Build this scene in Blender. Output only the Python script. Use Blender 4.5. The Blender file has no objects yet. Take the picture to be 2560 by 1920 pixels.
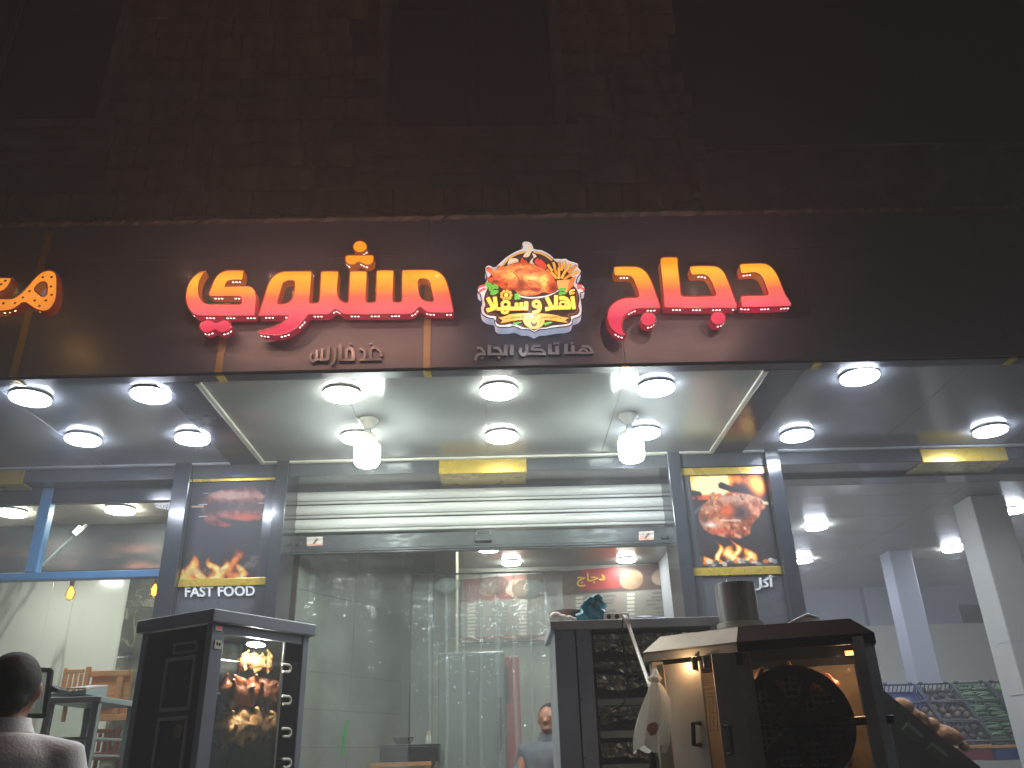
import bpy, bmesh, math, random
import numpy as np
from mathutils import Vector, Matrix
from mathutils.geometry import tessellate_polygon, delaunay_2d_cdt

random.seed(7)
sc = bpy.context.scene
C = sc.collection

# ------------------------------------------------------------------ camera
CAMZ = 1.42
PW, PH = 2560.0, 1920.0
_d = Vector((-20.0, 943.0, 0.0))            # where the street-to-shop direction vanishes, from the middle of the frame
_u = Vector((-135.0, -4380.0, 0.0))         # where the verticals vanish
FPX = math.sqrt(-(_d.x*_u.x + _d.y*_u.y))
EY = Vector((_d.x, _d.y, FPX)).normalized()
EZ = Vector((_u.x, _u.y, FPX)); EZ = (EZ - EY*EZ.dot(EY)).normalized()
EX = EY.cross(EZ).normalized()
cam_d = bpy.data.cameras.new('camera'); cam = bpy.data.objects.new('camera', cam_d); C.objects.link(cam)
cam_d.sensor_width = 36.0; cam_d.lens = 36.0*FPX/PW; cam_d.clip_start = 0.05; cam_d.clip_end = 400
_r = Vector((EX.x, EY.x, EZ.x)); _dn = Vector((EX.y, EY.y, EZ.y)); _fw = Vector((EX.z, EY.z, EZ.z))
cam.matrix_world = Matrix(((_r.x, -_dn.x, -_fw.x, 0), (_r.y, -_dn.y, -_fw.y, 0), (_r.z, -_dn.z, -_fw.z, CAMZ), (0, 0, 0, 1)))
sc.camera = cam
GLOW = 3.1
CP = Vector((0, 0, CAMZ))

def ray(px, py):
    c = Vector((px-PW/2, py-PH/2, FPX))
    return Vector((EX.dot(c), EY.dot(c), EZ.dot(c)))
def P(px, py, Y):                            # point of the vertical plane y = Y
    r = ray(px, py); return CP + r*(Y/r.y)
def PZ(px, py, z):                           # point of the level plane at height z
    r = ray(px, py); return CP + r*((z-CAMZ)/r.z)
def PL(px, py, p0, n):                       # point of any plane
    r = ray(px, py); return CP + r*((p0-CP).dot(n)/r.dot(n))

# ------------------------------------------------------------------ world and exposure
w = bpy.data.worlds.new('World'); sc.world = w; w.use_nodes = True
nt = w.node_tree; nt.nodes.clear()
out = nt.nodes.new('ShaderNodeOutputWorld'); bg = nt.nodes.new('ShaderNodeBackground'); sky = nt.nodes.new('ShaderNodeTexSky')
sky.sky_type = 'NISHITA'; sky.sun_disc = False; sky.sun_elevation = math.radians(-6); sky.sun_rotation = math.radians(40)
bg.inputs[1].default_value = 0.01
nt.links.new(sky.outputs[0], bg.inputs[0]); nt.links.new(bg.outputs[0], out.inputs[0])
sun_d = bpy.data.lights.new('sun', 'SUN'); sun_d.energy = .08; sun_d.angle = math.radians(12); sun_d.color = (.86, .92, 1)
sun = bpy.data.objects.new('sun', sun_d); C.objects.link(sun); sun.rotation_euler = Vector((-.9, .3, -.4)).to_track_quat('-Z', 'Y').to_euler()
sc.view_settings.view_transform = 'Standard'; sc.view_settings.look = 'None'
sc.view_settings.exposure = 0; sc.view_settings.gamma = 1; sc.view_settings.use_curve_mapping = False
sc.render.engine = 'CYCLES'
cy = sc.cycles
cy.use_denoising = True
cy.max_bounces = 7; cy.diffuse_bounces = 3; cy.glossy_bounces = 3; cy.transmission_bounces = 4; cy.transparent_max_bounces = 12; cy.volume_bounces = 1
cy.sample_clamp_indirect = 4.0; cy.sample_clamp_direct = 0
cy.caustics_reflective = False; cy.caustics_refractive = False
cy.use_adaptive_sampling = False

# ------------------------------------------------------------------ helpers
def lin(r, g, b):
    f = lambda c: (c/255/12.92) if c/255 <= .04045 else ((c/255+.055)/1.055)**2.4
    return (f(r), f(g), f(b), 1)

def mat(name, col, rough=.5, metal=0, var=.12, scale=6, bump=0, bscale=None, coat=0, emit=None, estr=0, alpha=1, stretch=None, trans=0, spec=.5):
    m = bpy.data.materials.new(name); m.use_nodes = True
    n = m.node_tree.nodes; l = m.node_tree.links; b = n['Principled BSDF']
    b.inputs['Roughness'].default_value = rough; b.inputs['Metallic'].default_value = metal
    b.inputs['Coat Weight'].default_value = coat; b.inputs['Coat Roughness'].default_value = .08
    b.inputs['Alpha'].default_value = alpha; b.inputs['Transmission Weight'].default_value = trans
    b.inputs['Specular IOR Level'].default_value = spec
    c = lin(*col) if len(col) == 3 and max(col) > 1.001 else tuple(col[:3])+(1,)
    b.inputs['Base Color'].default_value = c
    if var or bump:
        tc = n.new('ShaderNodeTexCoord'); mp = n.new('ShaderNodeMapping'); l.new(tc.outputs['Object'], mp.inputs[0])
        if stretch: mp.inputs['Scale'].default_value = stretch
        no = n.new('ShaderNodeTexNoise'); no.inputs['Scale'].default_value = scale; no.inputs['Detail'].default_value = 6; no.inputs['Roughness'].default_value = .6
        l.new(mp.outputs[0], no.inputs[0])
        if var:
            mr = n.new('ShaderNodeMapRange'); mr.inputs[1].default_value = .25; mr.inputs[2].default_value = .75
            mr.inputs[3].default_value = 1-var*1.6; mr.inputs[4].default_value = 1+var
            l.new(no.outputs[0], mr.inputs[0])
            vm = n.new('ShaderNodeVectorMath'); vm.operation = 'SCALE'; vm.inputs[0].default_value = c[:3]
            l.new(mr.outputs[0], vm.inputs['Scale']); l.new(vm.outputs[0], b.inputs['Base Color'])
            rr = n.new('ShaderNodeMapRange'); rr.inputs[1].default_value = .3; rr.inputs[2].default_value = .7
            rr.inputs[3].default_value = max(.02, rough*(1+var)); rr.inputs[4].default_value = rough*(1-var)
            l.new(no.outputs[0], rr.inputs[0]); l.new(rr.outputs[0], b.inputs['Roughness'])
        if bump:
            n2 = n.new('ShaderNodeTexNoise'); n2.inputs['Scale'].default_value = bscale or scale*4; n2.inputs['Detail'].default_value = 4
            l.new(mp.outputs[0], n2.inputs[0])
            bp = n.new('ShaderNodeBump'); bp.inputs['Strength'].default_value = bump; bp.inputs['Distance'].default_value = .02
            l.new(n2.outputs[0], bp.inputs['Height']); l.new(bp.outputs[0], b.inputs['Normal'])
    if emit is not None:
        b.inputs['Emission Color'].default_value = lin(*emit) if max(emit) > 1.001 else tuple(emit)+(1,)
        b.inputs['Emission Strength'].default_value = estr
    return m

def tile_mat(name, cols, axes, scale, rough=.4, veins=None, bump=0, coat=0):
    """stone with soft clouds between two colours and, if asked, thin veins"""
    m = bpy.data.materials.new(name); m.use_nodes = True
    n = m.node_tree.nodes; l = m.node_tree.links; b = n['Principled BSDF']
    b.inputs['Roughness'].default_value = rough; b.inputs['Coat Weight'].default_value = coat
    tc = n.new('ShaderNodeTexCoord'); mp = n.new('ShaderNodeMapping'); mp.inputs['Scale'].default_value = axes
    l.new(tc.outputs['Object'], mp.inputs[0])
    no = n.new('ShaderNodeTexNoise'); no.inputs['Scale'].default_value = scale; no.inputs['Detail'].default_value = 8; no.inputs['Distortion'].default_value = .8
    l.new(mp.outputs[0], no.inputs[0])
    cr = n.new('ShaderNodeValToRGB'); cr.color_ramp.elements[0].position = .35; cr.color_ramp.elements[1].position = .68
    cr.color_ramp.elements[0].color = lin(*cols[0]); cr.color_ramp.elements[1].color = lin(*cols[1])
    l.new(no.outputs[0], cr.inputs[0]); last = cr.outputs[0]
    if veins:
        n2 = n.new('ShaderNodeTexNoise'); n2.inputs['Scale'].default_value = scale*.8; n2.inputs['Detail'].default_value = 5; n2.inputs['Distortion'].default_value = .9
        l.new(mp.outputs[0], n2.inputs[0])
        r2 = n.new('ShaderNodeValToRGB'); e = r2.color_ramp.elements
        e[0].position = .482; e[0].color = (0, 0, 0, 1); e[1].position = .5; e[1].color = (1, 1, 1, 1)
        q = e.new(.518); q.color = (0, 0, 0, 1)
        l.new(n2.outputs[0], r2.inputs[0])
        mx = n.new('ShaderNodeMix'); mx.data_type = 'RGBA'; mx.inputs['B'].default_value = lin(*veins)
        mu = n.new('ShaderNodeMath'); mu.operation = 'MULTIPLY'; mu.inputs[1].default_value = .6
        l.new(r2.outputs[0], mu.inputs[0]); l.new(mu.outputs[0], mx.inputs['Factor'])
        l.new(last, mx.inputs['A']); last = mx.outputs['Result']
    l.new(last, b.inputs['Base Color'])
    if bump:
        bp = n.new('ShaderNodeBump'); bp.inputs['Strength'].default_value = bump; bp.inputs['Distance'].default_value = .02
        l.new(no.outputs[0], bp.inputs['Height']); l.new(bp.outputs[0], b.inputs['Normal'])
    return m

def emat(name, col, s):
    m = bpy.data.materials.new(name); m.use_nodes = True
    n = m.node_tree.nodes; n.clear()
    e = n.new('ShaderNodeEmission'); o = n.new('ShaderNodeOutputMaterial')
    e.inputs[0].default_value = lin(*col); e.inputs[1].default_value = s
    m.node_tree.links.new(e.outputs[0], o.inputs[0]); return m

def glass_mat(name, tint=(1, 1, 1), gloss=.06, gmax=.6, rough=.03, bump=0, bscale=8, diffuse=0, dcol=(200, 205, 200)):
    """thin sheet: mostly see-through, some mirror (more at a slant), and a little milky dust"""
    m = bpy.data.materials.new(name); m.use_nodes = True
    n = m.node_tree.nodes; l = m.node_tree.links; n.clear()
    o = n.new('ShaderNodeOutputMaterial'); t = n.new('ShaderNodeBsdfTransparent'); g = n.new('ShaderNodeBsdfGlossy')
    t.inputs[0].default_value = tuple(tint)+(1,); g.inputs['Roughness'].default_value = rough
    fr = n.new('ShaderNodeLayerWeight'); fr.inputs[0].default_value = .35
    mr = n.new('ShaderNodeMapRange'); mr.inputs[3].default_value = gloss; mr.inputs[4].default_value = min(1, gloss+gmax)
    l.new(fr.outputs['Fresnel'], mr.inputs[0])
    mx = n.new('ShaderNodeMixShader'); l.new(mr.outputs[0], mx.inputs[0]); l.new(t.outputs[0], mx.inputs[1]); l.new(g.outputs[0], mx.inputs[2])
    last = mx.outputs[0]
    if bump:
        tc = n.new('ShaderNodeTexCoord'); no = n.new('ShaderNodeTexNoise'); no.inputs['Scale'].default_value = bscale; no.inputs['Detail'].default_value = 2
        l.new(tc.outputs['Object'], no.inputs[0]); bp = n.new('ShaderNodeBump'); bp.inputs['Strength'].default_value = bump; bp.inputs['Distance'].default_value = .05
        l.new(no.outputs[0], bp.inputs['Height']); l.new(bp.outputs[0], g.inputs['Normal'])
    if diffuse:
        df = n.new('ShaderNodeBsdfDiffuse'); df.inputs[0].default_value = lin(*dcol)
        m2 = n.new('ShaderNodeMixShader'); m2.inputs[0].default_value = diffuse
        l.new(last, m2.inputs[1]); l.new(df.outputs[0], m2.inputs[2]); last = m2.outputs[0]
    l.new(last, o.inputs[0]); return m

def print_mat(name, emit=0, rough=.35, coat=.2):
    m = bpy.data.materials.new(name); m.use_nodes = True
    n = m.node_tree.nodes; l = m.node_tree.links; b = n['Principled BSDF']
    a = n.new('ShaderNodeAttribute'); a.attribute_name = 'Col'
    l.new(a.outputs['Color'], b.inputs['Base Color']); b.inputs['Roughness'].default_value = rough; b.inputs['Coat Weight'].default_value = coat
    if emit:
        l.new(a.outputs['Color'], b.inputs['Emission Color']); b.inputs['Emission Strength'].default_value = emit
    return m

def wloc(o):
    v = Vector((0, 0, 0))
    while o is not None:
        v += Vector(o.location); o = o.parent
    return v

def new_obj(name, me, mat_=None, parent=None):
    o = bpy.data.objects.new(name, me); C.objects.link(o)
    if mat_ is not None:
        me.materials.clear() if len(me.materials) else None
        me.materials.append(mat_)
    if parent is not None: o.parent = parent
    return o

def tag(o, label, cat, group=None):
    o['label'] = label; o['category'] = cat
    if group: o['group'] = group
    return o
def struct(o, kind='structure'):
    o['kind'] = kind; return o
def thing(name, label, cat, loc=(0, 0, 0), group=None):
    o = bpy.data.objects.new(name, None); C.objects.link(o); o.location = loc; o.empty_display_size = .1
    return tag(o, label, cat, group)
def copy_tree(o, parent=None):
    c = o.copy(); C.objects.link(c)
    if parent is not None: c.parent = parent
    for ch in list(o.children): copy_tree(ch, c)
    return c

class MB:
    def __init__(s): s.v = []; s.f = []
    def add(s, vs, fs):
        k = len(s.v); s.v += [Vector(p) for p in vs]; s.f += [tuple(i+k for i in f) for f in fs]; return s
    def box(s, x0, x1, y0, y1, z0, z1, M=None, bev=0):
        if x0 > x1: x0, x1 = x1, x0
        if y0 > y1: y0, y1 = y1, y0
        if z0 > z1: z0, z1 = z1, z0
        if bev:
            bm = bmesh.new(); bmesh.ops.create_cube(bm, size=1)
            for v in bm.verts: v.co = Vector(((x0+x1)/2+v.co.x*(x1-x0), (y0+y1)/2+v.co.y*(y1-y0), (z0+z1)/2+v.co.z*(z1-z0)))
            bmesh.ops.bevel(bm, geom=bm.edges[:], offset=bev, segments=2, affect='EDGES', profile=.5)
            bm.verts.index_update()
            vs = [v.co.copy() for v in bm.verts]; fs = [tuple(v.index for v in f.verts) for f in bm.faces]; bm.free()
        else:
            vs = [Vector((x, y, z)) for z in (z0, z1) for y in (y0, y1) for x in (x0, x1)]
            fs = [(0, 2, 3, 1), (4, 5, 7, 6), (0, 1, 5, 4), (2, 6, 7, 3), (0, 4, 6, 2), (1, 3, 7, 5)]
        if M is not None: vs = [M @ v for v in vs]
        return s.add(vs, fs)
    def hull8(s, a, b):                      # two matching quads, a in front of b
        return s.add(list(a)+list(b), [(0, 1, 2, 3), (7, 6, 5, 4), (0, 4, 5, 1), (1, 5, 6, 2), (2, 6, 7, 3), (3, 7, 4, 0)])
    def tube(s, pts, r, n=8, cap=True):
        pts = [Vector(p) for p in pts]; rings = []
        for i, p in enumerate(pts):
            t = (pts[min(i+1, len(pts)-1)]-pts[max(i-1, 0)]).normalized()
            a = t.orthogonal().normalized() if i == 0 else (a0 - t*a0.dot(t)).normalized()
            a0 = a; b = t.cross(a); rr = r[i] if isinstance(r, (list, tuple)) else r
            rings.append([p+(a*math.cos(2*math.pi*k/n)+b*math.sin(2*math.pi*k/n))*rr for k in range(n)])
        return s.loft(rings, cap)
    def loft(s, rings, cap=True):
        n = len(rings[0]); vs = [p for r in rings for p in r]; fs = []
        for i in range(len(rings)-1):
            for k in range(n):
                fs.append((i*n+k, i*n+(k+1) % n, (i+1)*n+(k+1) % n, (i+1)*n+k))
        if cap: fs.append(tuple(range(n))[::-1]); fs.append(tuple(range(len(vs)-n, len(vs))))
        return s.add(vs, fs)
    def lathe(s, prof, c=(0, 0, 0), n=24, cap=True):
        c = Vector(c)
        return s.loft([[c+Vector((r*math.cos(2*math.pi*k/n), r*math.sin(2*math.pi*k/n), z)) for k in range(n)] for r, z in prof], cap)
    def ellip(s, c, r, M=None, nu=12, nv=8):
        c = Vector(c); rings = []
        for j in range(1, nv):
            t = math.pi*j/nv
            rings.append([Vector((r[0]*math.sin(t)*math.cos(2*math.pi*k/nu), r[1]*math.sin(t)*math.sin(2*math.pi*k/nu), -r[2]*math.cos(t))) for k in range(nu)])
        rings = [[(M @ p if M is not None else p)+c for p in g] for g in rings]
        return s.loft(rings, True)
    def poly(s, loops, depth_vec=None):
        """flat polygon with holes (3D loops in one plane); with a depth vector it becomes a prism"""
        tris = tessellate_polygon([[Vector(p) for p in lp] for lp in loops])
        pts = [Vector(p) for lp in loops for p in lp]
        s.add(pts, [t for t in tris])
        if depth_vec is not None:
            s.add([p+depth_vec for p in pts], [t[::-1] for t in tris])
            for lp in loops:
                n = len(lp); k = len(s.v)
                s.v += [Vector(p) for p in lp]+[Vector(p)+depth_vec for p in lp]
                s.f += [(k+i, k+(i+1) % n, k+n+(i+1) % n, k+n+i) for i in range(n)]
        return s
    def build(s, name, m, parent=None, smooth=False, fix=True, bev=0):
        off = wloc(parent) if parent is not None else Vector((0, 0, 0))
        me = bpy.data.meshes.new(name)
        me.from_pydata([tuple(p-off) for p in s.v], [], s.f)
        if fix or bev:
            bm = bmesh.new(); bm.from_mesh(me)
            if bev:
                bmesh.ops.remove_doubles(bm, verts=bm.verts[:], dist=1e-5)
                bmesh.ops.bevel(bm, geom=bm.edges[:], offset=bev, segments=2, affect='EDGES', profile=.5)
            bmesh.ops.recalc_face_normals(bm, faces=bm.faces[:]); bm.to_mesh(me); bm.free()
        me.update()
        if smooth:
            me.polygons.foreach_set('use_smooth', [True]*len(me.polygons))
            try: me.set_sharp_from_angle(angle=math.radians(42))
            except Exception: pass
        return new_obj(name, me, m, parent)

def smooth_loop(pts, sub=5, closed=True):
    """Catmull-Rom through points; a point with a third value is a sharp corner"""
    n = len(pts); res = []
    rng = range(n) if closed else range(n-1)
    for i in rng:
        p1 = pts[i]; p2 = pts[(i+1) % n]
        p0 = pts[(i-1) % n] if (closed or i > 0) else p1
        p3 = pts[(i+2) % n] if (closed or i+2 < n) else p2
        a1 = Vector(p1[:2]); a2 = Vector(p2[:2])
        a0 = a1*2-a2 if len(p1) > 2 else Vector(p0[:2]); a3 = a2*2-a1 if len(p2) > 2 else Vector(p3[:2])
        L = (a2-a1).length
        d0 = (a1-a0).length or 1; d2 = (a3-a2).length or 1
        m1 = (a2-a0)/(L+d0)*L; m2 = (a3-a1)/(L+d2)*L
        for k in range(sub):
            t = k/sub; t2 = t*t; t3 = t2*t
            res.append(a1*(2*t3-3*t2+1)+m1*(t3-2*t2+t)+a2*(-2*t3+3*t2)+m2*(t3-t2))
    if not closed: res.append(Vector(pts[-1][:2]))
    return res
def ribbon(pts, wd, smooth=4, taper=False):
    """a pen stroke as one closed outline"""
    q = smooth_loop(pts, smooth, closed=False) if smooth else [Vector(p[:2]) for p in pts]
    L, R = [], []
    for i, p in enumerate(q):
        t = (q[min(i+1, len(q)-1)]-q[max(i-1, 0)])
        if t.length < 1e-9: continue
        t.normalize(); nn = Vector((-t.y, t.x)); h = wd/2
        if taper: h *= .35+.65*math.sin(math.pi*min(1, max(0.02, i/(len(q)-1))))
        L.append(p+nn*h); R.append(p-nn*h)
    return L+R[::-1]
def circle(cx, cy, rx, ry=None, n=20):
    ry = ry or rx
    return [Vector((cx+rx*math.cos(2*math.pi*k/n), cy+ry*math.sin(2*math.pi*k/n))) for k in range(n)]

# Arabic letters joined by hand: (isolated, final, initial, medial)
_F = {}
for ch, base, n in (('\u0627', 0xFE8D, 2), ('\u0623', 0xFE83, 2), ('\u0628', 0xFE8F, 4), ('\u0629', 0xFE93, 2), ('\u062A', 0xFE95, 4), ('\u062C', 0xFE9D, 4),
                    ('\u062D', 0xFEA1, 4), ('\u062F', 0xFEA9, 2), ('\u0631', 0xFEAD, 2), ('\u0632', 0xFEAF, 2), ('\u0633', 0xFEB1, 4), ('\u0634', 0xFEB5, 4),
                    ('\u0637', 0xFEC1, 4), ('\u0638', 0xFEC5, 4), ('\u0639', 0xFEC9, 4), ('\u0641', 0xFED1, 4), ('\u0643', 0xFED9, 4), ('\u0644', 0xFEDD, 4),
                    ('\u0645', 0xFEE1, 4), ('\u0646', 0xFEE5, 4), ('\u0647', 0xFEE9, 4), ('\u0648', 0xFEED, 2), ('\u0649', 0xFEEF, 2), ('\u064A', 0xFEF1, 4), ('\u0642', 0xFED5, 4),
                    ('\uFEFB', 0xFEFB, 2)):
    _F[ch] = (base, n)
def shape_arabic(t):
    t = t.replace('\u0644\u0627', '\uFEFB'); res = []
    for i, ch in enumerate(t):
        if ch not in _F: res.append(ch); continue
        base, n = _F[ch]
        pj = i > 0 and t[i-1] in _F and _F[t[i-1]][1] == 4
        nj = n == 4 and i+1 < len(t) and t[i+1] in _F
        k = (3 if nj else 1) if pj else (2 if nj else 0)
        res.append(chr(base+k))
    return ''.join(res[::-1])
def text_mesh(body, bold=0, extrude=0):
    cu = bpy.data.curves.new('lettering', 'FONT'); cu.body = body; cu.offset = bold; cu.extrude = extrude; cu.resolution_u = 3
    o = bpy.data.objects.new('lettering', cu); C.objects.link(o)
    me = bpy.data.meshes.new_from_object(o.evaluated_get(bpy.context.evaluated_depsgraph_get()))
    bpy.data.objects.remove(o); bpy.data.curves.remove(cu)
    return me
def put_text(name, body, tl, tr, bl, m, parent, bold=.02, depth=.002, lift=0.0, col=None):
    """letters fitted into the box given by its top-left, top-right and bottom-left corners"""
    me = text_mesh(body, bold, .5)
    vs = np.array([v.co[:] for v in me.vertices]); lo = vs.min(0); hi = vs.max(0)
    tl, tr, bl = Vector(tl), Vector(tr), Vector(bl); n = (bl-tl).cross(tr-tl).normalized()
    if n.dot(CP-tl) < 0: n = -n
    off = wloc(parent) if parent is not None else Vector((0, 0, 0))
    for v in me.vertices:
        a = (v.co.x-lo[0])/(hi[0]-lo[0]); b = 1-(v.co.y-lo[1])/(hi[1]-lo[1]); c = (v.co.z-lo[2])/(hi[2]-lo[2])
        v.co = tl+(tr-tl)*a+(bl-tl)*b+n*(lift+c*depth)-off
    bm = bmesh.new(); bm.from_mesh(me); bmesh.ops.recalc_face_normals(bm, faces=bm.faces[:]); bm.to_mesh(me); bm.free()
    me.name = name
    return new_obj(name, me, m, parent)

def grid_print(name, c00, c10, c01, c11, img, m, parent, bulge=None):
    """a printed sheet: a fine grid whose points carry the print's colours; c00 top-left, c10 top-right, c01 bottom-left"""
    h, wd = img.shape[:2]; off = wloc(parent) if parent is not None else Vector((0, 0, 0))
    u = np.linspace(0, 1, wd)[None, :, None]; v = np.linspace(0, 1, h)[:, None, None]
    A, B, D, E_ = [np.array(q[:]) for q in (c00, c10, c01, c11)]
    pts = (A*(1-u)+B*u)*(1-v)+(D*(1-u)+E_*u)*v-np.array(off[:])
    if bulge is not None: pts = pts+bulge
    idx = np.arange(h*wd).reshape(h, wd)
    q = np.stack([idx[:-1, :-1], idx[1:, :-1], idx[1:, 1:], idx[:-1, 1:]], -1).reshape(-1, 4)
    me = bpy.data.meshes.new(name); me.from_pydata(pts.reshape(-1, 3).tolist(), [], q.tolist())
    ca = me.color_attributes.new('Col', 'FLOAT_COLOR', 'POINT')
    s = np.clip(img.reshape(-1, 3)/255, 0, 1); l_ = np.where(s <= .04045, s/12.92, ((s+.055)/1.055)**2.4)
    ca.data.foreach_set('color', np.concatenate([l_, np.ones((len(l_), 1))], 1).ravel())
    me.update(); return new_obj(name, me, m, parent)

# little numpy paint box for the printed posters
def vnoise(h, w_, fy, fx, seed, oct_=4):
    r = np.random.RandomState(seed); tot = np.zeros((h, w_)); amp = 1; s = 0
    for o in range(oct_):
        ny, nx = int(max(2, fy*2**o))+2, int(max(2, fx*2**o))+2
        g = r.rand(ny, nx); y = np.linspace(0, ny-1.001, h); x = np.linspace(0, nx-1.001, w_)
        yi = y.astype(int); xi = x.astype(int); ty = (y-yi)[:, None]; tx = (x-xi)[None, :]; ty = ty*ty*(3-2*ty); tx = tx*tx*(3-2*tx)
        a = g[yi][:, xi]; b = g[yi][:, np.minimum(xi+1, nx-1)]; c = g[np.minimum(yi+1, ny-1)][:, xi]; d = g[np.minimum(yi+1, ny-1)][:, np.minimum(xi+1, nx-1)]
        tot += amp*((a*(1-tx)+b*tx)*(1-ty)+(c*(1-tx)+d*tx)*ty); s += amp; amp *= .55
    return tot/s
def inpoly(U, V, poly):
    ins = np.zeros(U.shape, bool); n = len(poly)
    for i in range(n):
        x1, y1 = poly[i][0], poly[i][1]; x2, y2 = poly[(i+1) % n][0], poly[(i+1) % n][1]
        if y1 == y2: continue
        c = ((y1 > V) != (y2 > V)) & (U < (x2-x1)*(V-y1)/(y2-y1)+x1); ins ^= c
    return ins
def blur(a, k=1):
    for _ in range(k):
        a = (a+np.roll(a, 1, 0)+np.roll(a, -1, 0)+np.roll(a, 1, 1)+np.roll(a, -1, 1))/5
    return a
def lay(img, mask, col):
    col = np.array(col, float); col = col if col.ndim == 3 else col[None, None, :]
    return img*(1-mask[..., None])+col*mask[..., None]
def flame_cols(t):
    xs = [0, .25, .5, .75, 1.0]; r = np.interp(t, xs, [20, 120, 225, 250, 255]); g = np.interp(t, xs, [18, 35, 110, 190, 240]); b = np.interp(t, xs, [24, 20, 30, 60, 170])
    return np.stack([r, g, b], -1)
# ------------------------------------------------------------------ main planes
ZS = 3.66          # underside of the canopy
YF = 4.56          # face of the sign board
YFB = 4.675        # back of the sign board box
YW = 6.30          # face of the building
YH = 6.24          # face of the lintel cladding

M = {}
M['stone'] = tile_mat('stone', ((100, 82, 70), (140, 116, 98)), (1, 1, 1), 3.5, .85, bump=.5)
M['mortar'] = mat('mortar', (80, 70, 62), .95, var=.2)
M['plaster'] = mat('plaster', (126, 110, 100), .9, var=.2, scale=3, bump=.2)
M['frame_dark'] = mat('frame_dark', (40, 40, 44), .5)
M['window_glass'] = mat('window_glass', (14, 16, 20), .06, spec=.6, var=0)
M['fascia'] = mat('fascia', (48, 53, 68), .46, var=.08, scale=2)
M['gold'] = mat('gold', (104, 92, 66), .5, metal=.3, var=.06)
M['gold_paint'] = mat('gold_paint', (196, 168, 66), .28, metal=.35, var=.08, coat=.4)
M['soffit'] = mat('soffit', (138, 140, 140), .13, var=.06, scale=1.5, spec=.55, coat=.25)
M['soffit_dim'] = mat('soffit_dim', (118, 120, 125), .16, var=.06, scale=1.5, spec=.55, coat=.2)  # same panels, weaker light of the side bays put into the colour
M['band'] = mat('band', (74, 75, 82), .2, var=.06, coat=.2)
M['trim'] = mat('trim', (205, 203, 190), .3, var=.05)
M['trim_grey'] = mat('trim_grey', (168, 170, 172), .3, var=.05)
M['cladding'] = mat('cladding', (74, 78, 82), .17, var=.06, scale=2, coat=.35)
M['cladding_dark'] = mat('cladding_dark', (52, 56, 62), .17, var=.06, scale=2, coat=.35)
M['asphalt'] = mat('asphalt', (62, 62, 64), .9, var=.3, scale=20, bump=.4)
M['pavement'] = mat('pavement', (120, 116, 110), .8, var=.2, scale=8)
M['concrete'] = mat('concrete', (120, 118, 112), .85, var=.15)
M['white_plastic'] = mat('white_plastic', (214, 212, 200), .4, var=.03)
M['black'] = mat('black', (18, 19, 22), .4, var=.1)
M['glass'] = glass_mat('glass', (.93, .95, .94), .0, .1, rough=.02)

# ------------------------------------------------------------------ ground
struct(MB().add([(-40, -40, 0), (40, -40, 0), (40, 3.2, 0), (-40, 3.2, 0)], [(0, 1, 2, 3)]).build('street', M['asphalt']))
struct(MB().box(-40, 40, 3.2, 40, -.02, .12).build('pavement', M['pavement']))

# ------------------------------------------------------------------ stone building above the shops
bld = thing('stone_building', 'dark stone block building rising above the lit shop signs', 'building', (0, YW, 4.6))
XR = 2.02
ztop = 9.8
XRL = 9.0
def at(px, py, Y=YW): return P(px, py, Y)
zpar = at(1900, 378).z
win = []                                         # openings: x0, x1, z0, z1
for (xa, xb, ya, yb) in ((958, 1392, -60, 335), (-420, 236, -60, 322)):
    a = at(xa, yb); b = at(xb, yb); win.append((a.x, b.x, a.z, 9.35))
wx = sorted({-9.0, XR, *[q for o in win for q in o[:2]]}); wz = sorted({3.75, ztop, *[q for o in win for q in o[2:]]})
m = MB()
for i in range(len(wx)-1):
    for j in range(len(wz)-1):
        cx, cz = (wx[i]+wx[i+1])/2, (wz[j]+wz[j+1])/2
        if any(o[0] < cx < o[1] and o[2] < cz < o[3] for o in win): continue
        m.box(wx[i], wx[i+1], YW+.02, YW+.42, wz[j], wz[j+1])
m.box(XR-.42, XR, YW+.42, YW+9, 3.75, ztop)
m.build('wall', M['mortar'], bld)
MB().box(XR, XRL, YW+.03, YW+.4, 3.75, zpar).build('parapet_wall', M['plaster'], bld)
MB().box(XR-.02, XRL, YW-.03, YW+.44, zpar, zpar+.05, bev=.01).build('parapet_coping', M['plaster'], bld)
# stones laid in courses
ch = .288; z = at(700, 545).z-.55; row = 0; nst = 0; rnd = random.Random(3)
sillz = [(o[0]-.22, o[1]+.22, o[2]-.62, o[2]) for o in win]
protos = []
for k in range(14):
    L = .26+.025*k
    b_ = MB().box(0, L-.012, -.02, .03, 0, ch-.012, bev=.008)
    protos.append((L, b_.build('stone_block', M['stone'], None)))
for L, o in protos: C.objects.unlink(o)
spans0 = (-5.6, XR)
while z < ztop-.3:
    x = spans0[0]+(.17 if row % 2 else 0)-rnd.random()*.1
    while x < XR-.15:
        L, o = rnd.choice(protos)
        if x+L > XR: L, o = min(protos, key=lambda q: abs(q[0]-(XR-x)))
        bad = False; xe = x+L
        for (a, b2, c, d) in win:
            if xe > a and x < b2 and z+ch > c and z < d: bad = True; nx = b2
        for (a, b2, c, d) in sillz:
            if xe > a and x < b2 and z+ch > c+.02 and z < d: bad = True; nx = b2
        if bad: x = max(x+.12, min(nx, x+L)); continue
        c = o.copy(); C.objects.link(c); c.parent = bld
        c.location = (x, -.004-rnd.random()*.014, z-4.6); c.scale = (1, 1, 1); nst += 1
        x += L
    z += ch; row += 1
print('stones', nst)
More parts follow.
